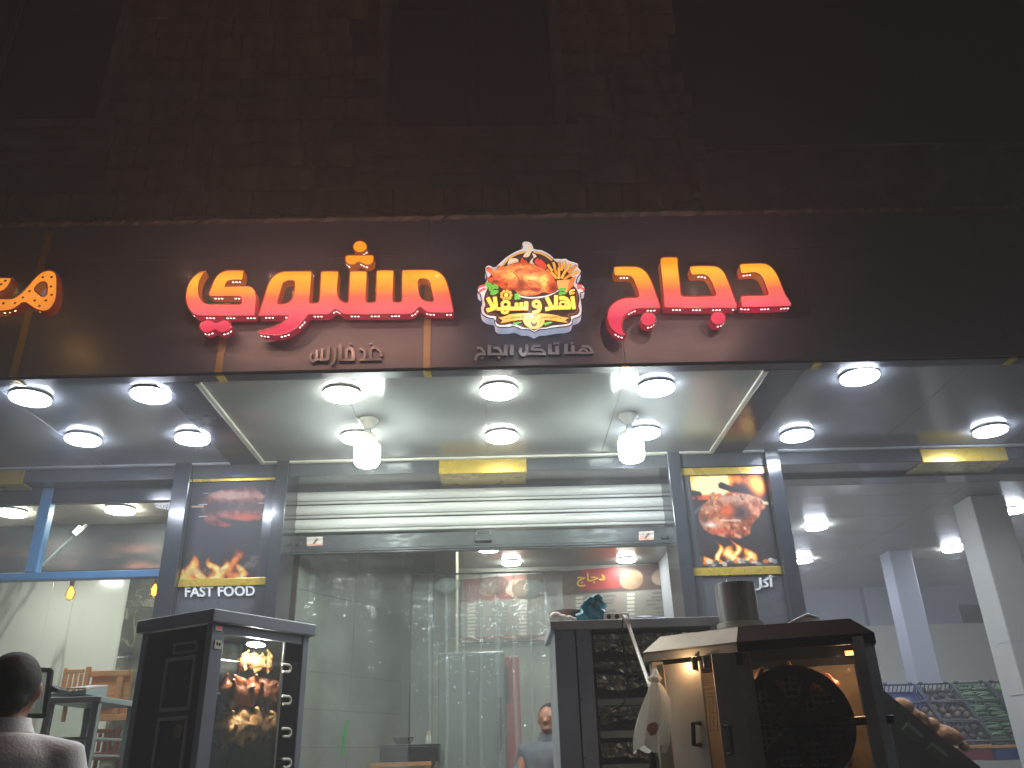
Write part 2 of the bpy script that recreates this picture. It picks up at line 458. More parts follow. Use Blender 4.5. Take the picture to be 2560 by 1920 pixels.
for (a, b2, c, d) in win:
    wn = MB().box(a, a+.06, YW+.2, YW+.26, c, d).box(b2-.06, b2, YW+.2, YW+.26, c, d).box(a+.06, b2-.06, YW+.2, YW+.26, c, c+.06).box((a+b2)/2-.03, (a+b2)/2+.03, YW+.2, YW+.26, c+.06, d).build('window', M['frame_dark'], bld)
    MB().box(a+.06, (a+b2)/2-.03, YW+.225, YW+.235, c+.06, d).build('pane', M['window_glass'], wn)
    MB().box((a+b2)/2+.03, b2-.06, YW+.225, YW+.235, c+.06, d).build('pane', M['window_glass'], wn)
    [MB().box(q, q+.1, YW-.045, YW+.2, c, d, bev=.01).build('surround', M['plaster'], wn) for q in (a-.1, b2)]
    sl = MB()
    for k, (h, o_) in enumerate(((.1, .10), (.14, .05), (.1, .08), (.14, .03))):
        zz = c-sum((.1, .14, .1, .14)[:k]); sl.box(a-.2-o_*.3, b2+.2+o_*.3, YW-o_, YW+.2, zz-h, zz, bev=.012)
    sl.build('sill', M['plaster'], wn)

# ------------------------------------------------------------------ sign board (fascia) across the three shops
zft = P(1280, 541, YF).z; zfs = P(1100, 637, YF).z
fas = thing('sign_board', 'long dark glossy fascia board carrying the glowing letters above the canopy', 'sign board', (0, YF, ZS))
gx = [P(px, py, YF).x for px, py in ((-460, 946), (34, 936), (547, 925), (1067, 914), (1563, 903), (2047, 893), (2536, 882), (3030, 871))]
for i in range(len(gx)-1):
    a, b = gx[i]+.024, gx[i+1]-.024
    MB().box(gx[i]+.0006, gx[i+1]-.0006, YF, YF+.02, zfs+.001, zft, bev=.0015).build('fascia_panel', M['fascia'], fas)
    MB().box(a+(-.0234 if i else 0), b+.0234, YF, YF+.02, ZS, zfs-.001, bev=.0015).build('fascia_panel', M['fascia'], fas)
    MB().box(a, b, YF+.021, YFB, ZS-.012, ZS+.012, bev=.003).build('underside_panel', M['fascia'], fas)
for i, x in enumerate(gx):
    MB().box(x-.022, x+.022, YF-.006, YF-.0015, ZS-.004, zft-.06 if i == 1 else zfs-.2).build('gold_strip', M['gold'], fas) if 1 <= i <= 3 else None
    MB().box(x-.024, x+.024, YF+.02, YFB, ZS-.017, ZS-.004).build('gold_strip', M['gold_paint'], fas)
MB().box(gx[0], gx[-1], YF+.021, YF+.05, ZS+.014, zft-.02).box(gx[0], gx[-1], YFB-.02, YFB, ZS+.014, zft-.02).build('carcass', M['black'], fas)
# crumpled clear film along the top edge
m = MB(); r_ = random.Random(5); prev = None
n = 240
for i in range(n+1):
    x = gx[0]+(gx[-1]-gx[0])*i/n
    a = Vector((x, YF-.006-.010*r_.random(), zft-.022-.01*r_.random())); b = Vector((x, YF-.004-.012*r_.random(), zft+.004+.012*r_.random())); c = Vector((x, YFB, zft+.02+.01*r_.random()))
    if prev: m.add([prev[0], a, b, prev[1]], [(0, 1, 2, 3)]); m.add([prev[1], b, c, prev[2]], [(0, 1, 2, 3)])
    prev = (a, b, c)
M['film'] = mat('film', (96, 92, 92), .16, var=.2, spec=.8, coat=.5)
m.build('edge_film', M['film'], fas, fix=False)

# ------------------------------------------------------------------ canopy underside
xl = PZ(387, 950, ZS).x; xc0 = PZ(483, 948, ZS).x; xc1 = PZ(1926, 916, ZS).x; xr = PZ(2016, 917, ZS).x
can = thing('canopy', 'glossy grey canopy ceiling over the shop fronts with pale trim strips', 'canopy', (0, 5.5, ZS))
yb = YH-.006
def boards(x0, x1, n, m_):
    for i in range(n):
        a = x0+(x1-x0)*i/n; b = x0+(x1-x0)*(i+1)/n
        MB().box(a+.0012, b-.0012, YFB+.004, yb, ZS, ZS+.03, bev=.0015).build('ceiling_panel', m_, can)
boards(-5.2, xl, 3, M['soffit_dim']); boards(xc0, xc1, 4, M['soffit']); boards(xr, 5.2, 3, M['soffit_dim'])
for a, b in ((xl, xc0), (xc1, xr)):
    MB().box(a+.002, b-.002, YFB+.004, yb, ZS-.012, ZS+.02).build('divider_band', M['band'], can)
tw = .04
def trim(x0, x1, y0, y1, m_): MB().box(x0, x1, y0, y1, ZS-.02, ZS-.001, bev=.005).build('trim_strip', m_, can)
trim(xc0+.001, xc0+tw, YFB+.006, yb-tw-.002, M['trim']); trim(xc1-tw, xc1-.001, YFB+.006, yb-tw-.002, M['trim'])
trim(xc0+.001, xc1-.001, yb-tw, yb-.001, M['trim'])
trim(-5.2, xl-.002, yb-tw, yb-.001, M['trim_grey']); trim(xr+.002, 5.2, yb-tw, yb-.001, M['trim_grey'])
MB().box(-5.2, 5.2, YFB, YW, ZS+.05, ZS+.12).build('deck', M['black'], can)

# ------------------------------------------------------------------ lintel over the three openings
zl = P(900, 1187, YH).z
lin_ = thing('lintel', 'dark grey glossy clad lintel running above the shutter and shop openings', 'lintel', (0, YH, zl))
Y2 = YH+.30
gxa, gxb = P(1097, 1180, YH).x, P(1317, 1180, YH).x
gra, grb = P(2304, 1150, YH).x, P(2520, 1150, YH).x
ggl0, ggl1 = P(-260, 1190, YH).x, P(60, 1190, YH).x
def lint(a, b, m_, d=0, name='lintel_panel'):
    MB().box(a, b, YH-d, Y2, zl-d, ZS-.001, bev=.004).build(name, m_, lin_)
lint(-5.2, ggl0, M['cladding']); lint(ggl1, gxa, M['cladding']); lint(gxb, gra, M['cladding']); lint(grb, 5.2, M['cladding'])
for a, b in ((ggl0, ggl1), (gxa, gxb), (gra, grb)):
    lint(a+.001, b-.001, M['gold_paint'], .012, 'gold_cover')
MB().box(-5.2, 5.2, Y2+.002, Y2+.2, zl-.03, ZS).build('wall_core', M['cladding_dark'], lin_)

# ------------------------------------------------------------------ disc lights
M['lamp_cool'] = emat('lamp_cool', (226, 236, 255), 84)
M['lamp_white'] = emat('lamp_white', (246, 252, 242), 94)
M['lamp_rim'] = mat('lamp_rim', (200, 202, 208), .4, var=0)
def disc_proto(m_):
    r = .122
    t = thing('disc_light', 'x', 'ceiling light')
    MB().lathe([(.001, 0), (r*.82, 0), (r*.82, -.012), (.001, -.012)], n=40).build('base', M['white_plastic'], t)
    MB().lathe([(r*.8, -.012), (r, -.013), (r*1.005, -.016), (r, -.019), (r*.8, -.019)], n=40, cap=False).build('rim', M['lamp_rim'], t, smooth=True)
    MB().lathe([(r*.985, -.0195), (r*.985, -.030), (r*.95, -.036), (r*.6, -.038), (.001, -.039)], n=40).build('diffuser', m_, t, smooth=True)
    return t
proto_w = disc_proto(M['lamp_white']); proto_c = disc_proto(M['lamp_cool'])
used = set()
def place_disc(proto, p, label, group, sc_=1):
    if proto.name in used: o = copy_tree(proto)
    else: o = proto; used.add(proto.name)
    o.location = p; o['label'] = label; o['group'] = group; o.scale = (sc_,)*3; return o
G1 = 'round lights on the canopy ceiling'
for px, py, pr, lb in ((75, 1000, proto_c, 'round light near the sign edge, leftmost of the whole canopy'), (376, 992, proto_c, 'round light at the front of the left bay beside the dark dividing band'),
                       (207, 1103, proto_c, 'round light at the back of the left bay above the window mullion'), (480, 1101, proto_c, 'round light at the back of the left bay beside the pale trim corner'),
                       (855, 991, proto_w, 'round warm light in front of the hanging bulb above the left part of the shutter'), (1247, 983, proto_w, 'round light under the round chicken logo at the canopy front'),
                       (1640, 975, proto_c, 'round bluish light beside the reflection of the right hanging bulb'), (893, 1099, proto_w, 'round light half hidden behind the left hanging bulb'),
                       (1254, 1096, proto_w, 'round light just above the gold lintel cover in the middle'), (1610, 1087, proto_c, 'round light half hidden behind the right hanging bulb'),
                       (2150, 947, proto_c, 'round light alone at the front of the right bay'), (1993, 1093, proto_c, 'round light at the back of the right bay above the dark post'),
                       (2477, 1081, proto_c, 'round light at the back of the right bay beside the gold reflection')):
    p = PZ(px, py, ZS-.035); place_disc(pr, (p.x, p.y, ZS), lb, G1)

# ------------------------------------------------------------------ two hanging LED bulbs
M['bulb'] = emat('bulb', (238, 252, 244), 96)
M['bulb_body'] = mat('bulb_body', (206, 206, 192), .45, var=.03)
def bulb(px, py, label):
    p = PZ(px, py, ZS); t = thing('hanging_bulb', label, 'light bulb', (p.x, p.y, ZS), 'large LED bulbs hanging from the canopy')
    MB().lathe([(.001, 0), (.068, 0), (.07, -.012), (.06, -.02), (.04, -.05), (.03, -.075), (.001, -.075)], p[:2]+(ZS,) if False else (p.x, p.y, ZS), 28).build('socket', M['white_plastic'], t, smooth=True)
    MB().lathe([(.001, -.075), (.022, -.076), (.022, -.082), (.02, -.088), (.024, -.094), (.026, -.112), (.001, -.112)], (p.x, p.y, ZS), 20).build('screw_cap', M['trim_grey'], t)
    m = MB(); n = 48; rings = []
    for r, z in ((.03, -.11), (.05, -.125), (.07, -.142), (.083, -.165), (.086, -.205)):
        rings.append([Vector((p.x+(r*(1 if k % 2 else .955))*math.cos(2*math.pi*k/n), p.y+(r*(1 if k % 2 else .955))*math.sin(2*math.pi*k/n), ZS+z)) for k in range(n)])
    m.loft(rings).build('heat_sink', M['bulb_body'], t)
    MB().lathe([(.001, -.205), (.088, -.205), (.09, -.215), (.09, -.30), (.086, -.325), (.07, -.345), (.04, -.355), (.001, -.357)], (p.x, p.y, ZS), 32).build('diffuser', M['bulb'], t, smooth=True)
bulb(922, 1049, 'big white LED bulb hanging from the canopy above the FAST FOOD side of the shutter')
bulb(1570, 1038, 'big white LED bulb hanging from the canopy in front of the flaming poster side')
# ------------------------------------------------------------------ glowing channel letters
YL = YF-.115        # face of the letters
YLB = YF-.045       # back of the letters
def gradmat(name, stops, strength, zt, zb, mott=.06, base=(30, 10, 8)):
    """acrylic lit from inside: the colour runs down the letter like the printed film does"""
    m = bpy.data.materials.new(name); m.use_nodes = True
    n = m.node_tree.nodes; l = m.node_tree.links; b = n['Principled BSDF']
    b.inputs['Base Color'].default_value = lin(*base); b.inputs['Roughness'].default_value = .6; b.inputs['Specular IOR Level'].default_value = .15
    g = n.new('ShaderNodeNewGeometry'); sx = n.new('ShaderNodeSeparateXYZ'); l.new(g.outputs['Position'], sx.inputs[0])
    mr = n.new('ShaderNodeMapRange'); mr.inputs[1].default_value = zt; mr.inputs[2].default_value = zb; l.new(sx.outputs['Z'], mr.inputs[0])
    cr = n.new('ShaderNodeValToRGB'); e = cr.color_ramp.elements
    while len(e) > 1: e.remove(e[-1])
    for i, (p, c) in enumerate(stops):
        q = e[0] if i == 0 else e.new(p); q.position = p; q.color = lin(*c)
    l.new(mr.outputs[0], cr.inputs[0]); l.new(cr.outputs[0], b.inputs['Emission Color'])
    no = n.new('ShaderNodeTexNoise'); no.inputs['Scale'].default_value = 5; l.new(g.outputs['Position'], no.inputs[0])
    m2 = n.new('ShaderNodeMapRange'); m2.inputs[3].default_value = strength*(1-mott*2); m2.inputs[4].default_value = strength*(1+mott*2); m2.inputs[1].default_value = .3; m2.inputs[2].default_value = .7
    l.new(no.outputs[0], m2.inputs[0]); l.new(m2.outputs[0], b.inputs['Emission Strength'])
    return m
zt = P(900, 672, YL).z; zb = P(900, 812, YL).z
ST_FACE = [(0, (255, 160, 24)), (.14, (255, 192, 48)), (.3, (255, 172, 50)), (.42, (255, 146, 66)), (.5, (255, 114, 88)), (.72, (255, 104, 112)), (.9, (252, 82, 106)), (1.0, (240, 54, 92))]
ST_SIDE = [(0, (196, 96, 22)), (.35, (208, 98, 44)), (.5, (220, 70, 62)), (.8, (214, 46, 76)), (1, (192, 38, 70))]
M['letter_face'] = gradmat('letter_face', ST_FACE, 1.05, zt, zb)
M['letter_side'] = gradmat('letter_side', ST_SIDE, .5, zt, zb, .15)
M['letter_trim'] = mat('letter_trim', (120, 34, 26), .35, var=0, emit=(150, 40, 24), estr=.1)
M['led'] = emat('led', (255, 246, 244), 3.0)
M['led_warm'] = emat('led_warm', (255, 238, 170), 3.0)

def frame(kx, ky, s):
    return lambda q, Y: P(kx+q[0]/s, ky+q[1]/s, Y)
F2 = frame(440, 580, 5.5306); F5 = frame(1500, 610, 4.424); F1 = frame(0, 560, 3.456); F4 = frame(1160, 580, 4.8794); F8 = frame(1180, 840, 6.9125); F9 = frame(740, 840, 7.9)

def letter(parent, fr, outer, holes=(), face='letter_face', side='letter_side', led='led', yl=YL, ylb=YLB, sub=5, name='letter', pitch=1.0, trim_m='letter_trim'):
    loops = [smooth_loop(outer, sub)]+[smooth_loop(h, sub) for h in holes]
    L3 = [[fr(q, yl) for q in lp] for lp in loops]
    # face
    f_ = MB().poly(L3).build(name, M[face], parent, fix=True)
    for p in f_.data.polygons:
        pass
    # walls of the letter, square to the board
    m = MB()
    for lp in L3:
        n = len(lp); k = len(m.v)
        m.v += [p+Vector((0, .001, 0)) for p in lp]+[Vector((p.x, ylb, p.z)) for p in lp]
        m.f += [(k+i, k+(i+1) % n, k+n+(i+1) % n, k+n+i) for i in range(n)]
    m.build('letter_side', M[side], f_, fix=False)
    # dark trim cap round the face
    t = MB()
    for lp in L3:
        q = [p for p in lp]; t.tube(q+[q[0]], .0042, 5, False)
    t.build('trim_cap', M[trim_m], f_, fix=False)
    # the little LEDs shining through holes in the undersides
    ld = MB(); cnt = 0
    for li, lp in enumerate(L3):
        n = len(lp); area = sum(lp[i].x*lp[(i+1) % n].z-lp[(i+1) % n].x*lp[i].z for i in range(n))
        sgn = 1 if area > 0 else -1
        acc = .03; 
        for i in range(n):
            a, b = lp[i], lp[(i+1) % n]; e = b-a; L = e.length
            if L < 1e-6: continue
            d = e/L; nrm = Vector((d.z, 0, -d.x))*sgn
            if li > 0: nrm = nrm   # holes run the other way in area already
            s = 0
            while True:
                step = acc
                if s+step > L: acc = step-(L-s); break
                s += step; cnt += 1
                acc = .021*pitch if cnt % 3 else .085*pitch
                if nrm.z*(1 if li == 0 else 1) < -.45:
                    p = a+d*s+nrm*.0016; p = Vector((p.x, yl+.024, p.z))
                    ld.lathe([(0.0008, 0), (.0068, 0)], (0, 0, 0), 8, False)
                    k = len(ld.v)-16
                    ax = d; ay = Vector((0, 1, 0))
                    for q in range(16):
                        v = ld.v[k+q]; ld.v[k+q] = p+ax*v.x+ay*v.y*1.0
    if ld.v:
        o = ld.build('led_dots', M[led], f_, fix=False); o['kind'] = 'stuff'
    return f_

G2 = 'glowing orange and pink letters'
ya_o = [(410, 538, 1), (385, 572), (355, 625), (325, 690), (312, 780), (316, 850), (335, 910), (370, 960), (420, 990), (480, 1000), (860, 1000), (893, 992), (906, 950), (900, 905), (870, 892), (500, 891), (465, 880), (455, 850),
        (480, 780), (520, 680), (560, 615), (610, 568), (670, 540), (740, 528), (940, 528, 1), (935, 600), (918, 665, 1), (770, 665), (720, 680), (693, 710), (680, 755, 1), (760, 750), (1000, 750), (1050, 765), (1090, 810), (1110, 870), (1112, 930), (1100, 1040), (1087, 1140), (1075, 1163, 1),
        (340, 1160), (250, 1140), (190, 1080), (150, 1000), (135, 920), (140, 830), (160, 750), (200, 670), (260, 605), (330, 560)]
ya_d = [(330, 1310), (340, 1265), (375, 1232), (420, 1216), (480, 1222), (525, 1245), (560, 1253), (595, 1240), (640, 1218), (700, 1220), (745, 1250), (762, 1300), (745, 1345), (700, 1375), (640, 1388), (590, 1380), (560, 1357), (525, 1352), (480, 1378), (420, 1390), (370, 1372), (338, 1342)]
x3 = 1880
def T(pts): return [((p[0]+x3, p[1])+tuple(p[2:])) for p in pts]
msw = [(1150, 1125), (1180, 1020), (1230, 860), (1260, 760), (1290, 690), (1340, 620), (1400, 576), (1470, 551), (1550, 543), (1865, 542), (1876, 556), (1870, 700), (1858, 850), (1849, 960), (1858, 980), (1960, 979)] + \
      T([(86, 973), (100, 940), (110, 760), (122, 565), (132, 543), (352, 541), (369, 556), (362, 650), (352, 790), (356, 850), (375, 910), (410, 950), (450, 970), (490, 970), (502, 940), (512, 750), (521, 560), (530, 541), (745, 540), (760, 553), (757, 700), (748, 940), (757, 968), (858, 968), (880, 945), (885, 760), (891, 560), (902, 533), (1115, 530), (1130, 543), (1127, 700), (1120, 930), (1130, 966), (1220, 965), (1240, 940), (1240, 760), (1246, 555), (1258, 528),
         (1640, 522), (1700, 529), (1760, 556), (1820, 610), (1860, 680), (1890, 770), (1920, 900), (1950, 1060), (1955, 1100), (1940, 1115), (1650, 1115), (1580, 1100), (1530, 1060), (1503, 1040), (1480, 1041), (1450, 1072), (1410, 1115), (1350, 1131), (1200, 1135), (480, 1139), (430, 1130), (390, 1105), (350, 1080), (320, 1070), (290, 1090), (250, 1120), (200, 1139)]) + \
      [(1900, 1141), (1830, 1145), (1790, 1192), (1740, 1252), (1670, 1320), (1580, 1380), (1480, 1415), (1380, 1427), (1250, 1420), (1170, 1408), (1143, 1390), (1152, 1370), (1250, 1350), (1350, 1312), (1450, 1262), (1510, 1222), (1555, 1175), (1540, 1157), (1490, 1156), (1160, 1157), (1143, 1145)]
h_waw = [(1408, 975), (1420, 925), (1450, 820), (1470, 750), (1490, 702), (1530, 678), (1590, 672), (1630, 682), (1637, 720), (1632, 800), (1620, 880), (1600, 930), (1560, 970), (1500, 990), (1430, 995)]
h_mim = T([(1472, 685), (1490, 655), (1540, 648), (1590, 658), (1620, 690), (1640, 760), (1660, 860), (1675, 930), (1668, 958), (1640, 962), (1580, 958), (1520, 930), (1490, 880), (1475, 800), (1471, 730)])
sh_top = T([(665+98*math.cos(a*math.pi/8), 205+83*math.sin(a*math.pi/8)) for a in range(16)])
sh_bot = T([(470, 334), (500, 321), (660, 319), (825, 318), (850, 328), (857, 370), (838, 428), (790, 455), (740, 456), (700, 437), (660, 418), (625, 425), (590, 450), (545, 459), (500, 446), (466, 412), (457, 368)])
w1 = thing('sign_word', 'large glowing orange to pink word of joined letters left of the round logo', 'sign lettering', P(780, 850, YF), G2)
letter(w1, F2, msw, (h_waw, h_mim)); letter(w1, F2, sh_top, name='letter_dot'); letter(w1, F2, sh_bot, name='letter_dot')
w2 = thing('sign_word', 'glowing orange to pink letter with a hooked tail, leftmost of the big word', 'sign lettering', P(560, 850, YF), G2)
letter(w2, F2, ya_o); letter(w2, F2, ya_d, name='letter_dot')
dal = [(1545, 236), (1557, 221), (1780, 212), (1850, 225), (1910, 270), (1960, 340), (2000, 430), (2040, 530), (2080, 610), (2112, 665), (2103, 688), (1585, 701), (1568, 685), (1555, 605), (1566, 574), (1835, 562), (1857, 545), (1840, 490), (1815, 420), (1785, 360), (1740, 325), (1690, 318), (1570, 328), (1555, 312)]
ja = [(665, 185), (690, 150), (845, 147), (860, 158), (865, 250), (885, 420), (898, 550), (918, 575), (1262, 572), (1278, 555), (1255, 480), (1225, 410), (1190, 360), (1140, 340), (1020, 342), (1003, 322), (992, 265), (1010, 245), (1240, 242), (1310, 258), (1370, 310), (1410, 390), (1450, 490), (1485, 590), (1517, 680), (1505, 704), (738, 705), (712, 690), (700, 560), (685, 400), (672, 280)]
jim = [(152, 266), (170, 250), (390, 250), (450, 265), (510, 310), (550, 370), (590, 460), (625, 560), (668, 690), (655, 710), (470, 715), (390, 721), (320, 755), (270, 800), (250, 850), (245, 920), (260, 970), (287, 1007), (240, 1012), (190, 990), (130, 940), (90, 870), (80, 800), (95, 720), (140, 660), (210, 615), (300, 592), (412, 588), (430, 570), (410, 500), (380, 420), (350, 370), (300, 352), (180, 352), (158, 335)]
for lb, pts, dots, px in (('glowing orange to pink angular letter, rightmost on the dark sign board', dal, (), 1910), ('glowing tall orange to pink letter pair with one dot below it', ja, ((1307, 820),), 1740), ('glowing orange to pink curled letter just right of the round logo', jim, ((535, 832),), 1580)):
    t = thing('sign_word', lb, 'sign lettering', P(px, 850, YF), G2)
    letter(t, F5, pts)
    for cx, cy_ in dots: letter(t, F5, [(cx+81*math.cos(a*math.pi/8), cy_+71*math.sin(a*math.pi/8)) for a in range(16)], name='letter_dot')

# neighbouring sign: flat orange letters with ribbed sides and a silver halo
M['amber_face'] = gradmat('amber_face', [(0, (255, 152, 42)), (1, (255, 146, 60))], .98, zt, zb)
M['amber_side'] = gradmat('amber_side', [(0, (150, 84, 20)), (1, (190, 96, 60))], .45, zt, zb, .3)
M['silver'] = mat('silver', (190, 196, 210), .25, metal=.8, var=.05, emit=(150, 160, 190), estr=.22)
am_head = [(-260, 470), (-40, 464), (104, 465, 1), (86, 508), (50, 560), (0, 584), (-120, 600), (-280, 600)]
am_body = [(-300, 660), (0, 645), (100, 645), (170, 610), (230, 550), (290, 480), (350, 425), (400, 405), (440, 403), (475, 420), (490, 460), (492, 560), (485, 640), (460, 700), (420, 740), (370, 752), (310, 735), (260, 705), (225, 682), (190, 682), (150, 710), (100, 740), (40, 750), (-300, 755)]
am_hole = [(298, 568), (318, 530), (350, 505), (385, 500), (405, 520), (408, 580), (400, 612), (372, 628), (340, 610)]
w3 = thing('sign_word', 'flat amber letters with ribbed sides cut off by the picture edge', 'sign lettering', P(60, 800, YF))
for pts, hs in ((am_head, ()), (am_body, (am_hole,))):
    f_ = letter(w3, F1, pts, hs, 'amber_face', 'amber_side', 'led_warm', name='letter', yl=YL, ylb=YLB, pitch=1.5, trim_m='letter_trim')
    lp = smooth_loop(pts, 5); c = sum(lp, Vector((0, 0)))/len(lp)
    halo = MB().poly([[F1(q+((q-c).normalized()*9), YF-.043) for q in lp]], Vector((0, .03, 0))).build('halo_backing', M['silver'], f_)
    # ribs on the sides
    rb = MB(); l3 = [F1(q, YL) for q in smooth_loop(pts, 14)]
    for i in range(0, len(l3), 2):
        p = l3[i]; a = l3[i-1]; d = (p-a)
        if d.length < 1e-6: continue
        rb.tube([(p.x, YL+.006, p.z), (p.x, YLB-.004, p.z)], .0026, 4)
    q = rb.build('side_ribs', M['letter_trim'], f_); q['kind'] = 'stuff'
    dm = MB(); r2 = random.Random(4)
    for (dx, dy) in ((255, 580), (198, 635), (340, 708), (370, 460), (445, 458), (445, 612), (396, 660), (130, 682), (30, 685), (300, 660), (440, 540)) if hs else ((45, 490), (10, 520)):
        p = F1((dx, dy), YL-.002); dm.ellip(p, (.009, .003, .009), nu=8, nv=5)
    dm.build('stud', M['gold'], f_)['kind'] = 'stuff'

# ------------------------------------------------------------------ unlit slogan letters below the sign
M['slogan'] = mat('slogan', (112, 117, 128), .4, var=.05, metal=.2)
M['slogan_dim'] = mat('slogan_dim', (74, 74, 82), .3, var=.05, metal=.2)
def strokes(t, fr, items, m_, y0=YF-.018, name='letter'):
    for i, (pts, wd, sm) in enumerate(items):
        if len(pts) == 1: lp = circle(pts[0][0], pts[0][1], wd/2, n=14)
        else: lp = ribbon(pts, wd, sm)
        yy = y0-.0006*i
        MB().poly([[fr(q, yy) for q in lp]], Vector((0, YF-.002-y0, 0))).build(name, m_, t)
s1 = thing('slogan_lettering', 'small unlit silver Arabic slogan letters under the round logo', 'sign lettering', P(1340, 890, YF))
strokes(s1, F8, [([(1628, 135), (1622, 300)], 64, 0), ([(1592, 288), (2100, 288)], 36, 0), ([(1745, 160), (1748, 290)], 66, 0), ([(1730, 122)], 50, 0), ([(1895, 180), (2000, 180), (2050, 215), (2078, 295)], 44, 4), ([(1838, 290), (1868, 245), (1930, 228), (1985, 250), (1990, 290)], 34, 4),
                ([(1345, 138), (1350, 315)], 66, 0), ([(1318, 300), (1512, 300)], 38, 0), ([(1472, 165), (1478, 300)], 66, 0), ([(1428, 126)], 48, 0), ([(1486, 126)], 48, 0),
                ([(945, 142), (942, 265), (900, 322), (855, 310), (832, 262), (850, 195)], 56, 4), ([(1182, 172), (1075, 174), (1040, 205), (1040, 232), (1190, 236), (1240, 262), (1256, 312)], 42, 4), ([(960, 305), (1278, 305)], 38, 0),
                ([(686, 148), (685, 328)], 66, 0), ([(586, 150), (580, 328)], 66, 0), ([(370, 207), (440, 205), (485, 245), (512, 312)], 44, 4), ([(268, 312), (612, 312)], 38, 0), ([(300, 152), (300, 330)], 62, 0), ([(468, 370)], 46, 0),
                ([(85, 208), (150, 208), (192, 250), (218, 312), (140, 308), (80, 340), (56, 420)], 42, 4), ([(176, 378)], 40, 0)], M['slogan'])
s2 = thing('slogan_lettering', 'faint unlit small name letters under the big glowing word', 'sign lettering', P(860, 890, YF))
strokes(s2, F9, [([(1690, 460), (1250, 465)], 40, 0), ([(1690, 400), (1660, 300), (1600, 240), (1540, 220), (1480, 260), (1470, 450)], 60, 4), ([(1480, 150)], 50, 0), ([(1260, 240), (1340, 280), (1360, 380), (1330, 450)], 55, 4),
                ([(1150, 470), (840, 470)], 40, 0), ([(1130, 460), (1120, 300), (1060, 230), (1000, 280), (990, 460)], 60, 4), ([(1080, 150)], 50, 0), ([(880, 170), (870, 470)], 70, 0), ([(770, 240), (770, 420), (735, 520), (690, 560)], 55, 4),
                ([(650, 210), (630, 460)], 55, 0), ([(640, 460), (420, 465)], 44, 0), ([(520, 240), (505, 460)], 50, 0), ([(410, 280), (400, 440), (340, 495), (290, 460), (280, 400), (310, 330)], 52, 4)], M['slogan_dim'])

# ------------------------------------------------------------------ round logo light box
YE = YF-.13
M['logo_white'] = mat('logo_white', (232, 234, 240), .3, var=0, emit=(226, 230, 240), estr=.42)
M['logo_side'] = mat('logo_side', (214, 220, 236), .35, var=.05, emit=(176, 192, 226), estr=.45)
M['logo_trim'] = mat('logo_trim', (26, 24, 28), .3, var=0)
def pm(name, c, e=.55): M[name] = mat(name, c, .35, var=.10, scale=14, emit=c, estr=e); return M[name]
pm('lg_brown', (64, 46, 42)); pm('lg_rim', (128, 84, 62)); pm('lg_gold', (230, 174, 84)); pm('lg_cream', (232, 218, 188)); pm('lg_red', (226, 74, 58)); pm('lg_fry', (246, 182, 72)); pm('lg_fry_dark', (224, 146, 50))
pm('lg_carton', (240, 170, 98)); pm('lg_carton_side', (204, 122, 66)); pm('lg_green', (104, 190, 74)); pm('lg_green_dark', (60, 130, 58)); pm('lg_yellow', (250, 214, 88), .7); pm('lg_ink', (52, 36, 26), .3); pm('lg_stripe', (204, 92, 92)); pm('lg_plate', (222, 226, 228)); pm('lg_outline', (120, 72, 36))
M['lg_print'] = print_mat('lg_print', .6)
lg = thing('round_logo_sign', 'white rimmed illuminated logo sign with a printed roast chicken and fries', 'sign', P(1345, 840, YF))
plate = [(705, 150), (720, 122), (760, 112), (810, 125), (840, 160), (857, 205), (950, 220), (1030, 260), (1078, 296), (1100, 322), (1150, 322), (1195, 328), (1235, 320), (1290, 350), (1340, 365), (1395, 385), (1397, 430), (1430, 470), (1420, 510), (1385, 560), (1372, 630), (1440, 640), (1475, 690), (1465, 728), (1420, 745), (1430, 830), (1440, 900), (1435, 1000), (1390, 1040), (1330, 1062), (1318, 1120), (1260, 1150), (1130, 1162), (1000, 1185), (920, 1192), (858, 1222), (790, 1190), (700, 1185), (620, 1152), (540, 1162), (420, 1160), (380, 1130), (368, 1062), (290, 1045), (220, 1000), (202, 930), (215, 880), (200, 762), (170, 740), (165, 690), (190, 650), (240, 638), (272, 590), (270, 520), (255, 470), (265, 420), (310, 405), (370, 428), (440, 370), (520, 300), (620, 240), (715, 195)]
pl = smooth_loop(plate, 3)
bp = MB().poly([[F4(q, YE) for q in pl]]).build('backlit_plate', M['logo_white'], lg)
mm = MB(); n = len(pl); L3 = [F4(q, YE) for q in pl]
mm.v = [p.copy() for p in L3]+[Vector((p.x, YE+.085, p.z)) for p in L3]; mm.f = [(i, (i+1) % n, n+(i+1) % n, n+i) for i in range(n)]
mm.build('plate_side', M['logo_side'], bp, fix=False)
MB().tube(L3+[L3[0]], .0035, 5, False).build('plate_trim', M['logo_trim'], bp, fix=False)
_lv = [0]
def art(name, loops, m_, parent=lg):
    _lv[0] += 1; yy = YE-.0012-.00028*_lv[0]
    loops = loops if isinstance(loops[0], list) else [loops]
    return MB().poly([[F4(q, yy) for q in lp] for lp in loops]).build(name, M[m_], parent)
badge = [(285, 690), (255, 760), (245, 830), (262, 890), (240, 940), (255, 990), (310, 1020), (395, 1030), (385, 1080), (410, 1120), (480, 1135), (560, 1120), (640, 1130), (720, 1165), (800, 1172), (858, 1202), (910, 1172), (1000, 1166), (1080, 1142), (1200, 1130), (1280, 1112), (1310, 1070), (1302, 1030), (1380, 1010), (1410, 960), (1395, 900), (1410, 830), (1400, 760), (1370, 690), (1330, 640), (1330, 560), (1110, 350), (1000, 272), (900, 240), (840, 235), (740, 240), (640, 270), (560, 320), (480, 400), (420, 445), (330, 520), (290, 600)]
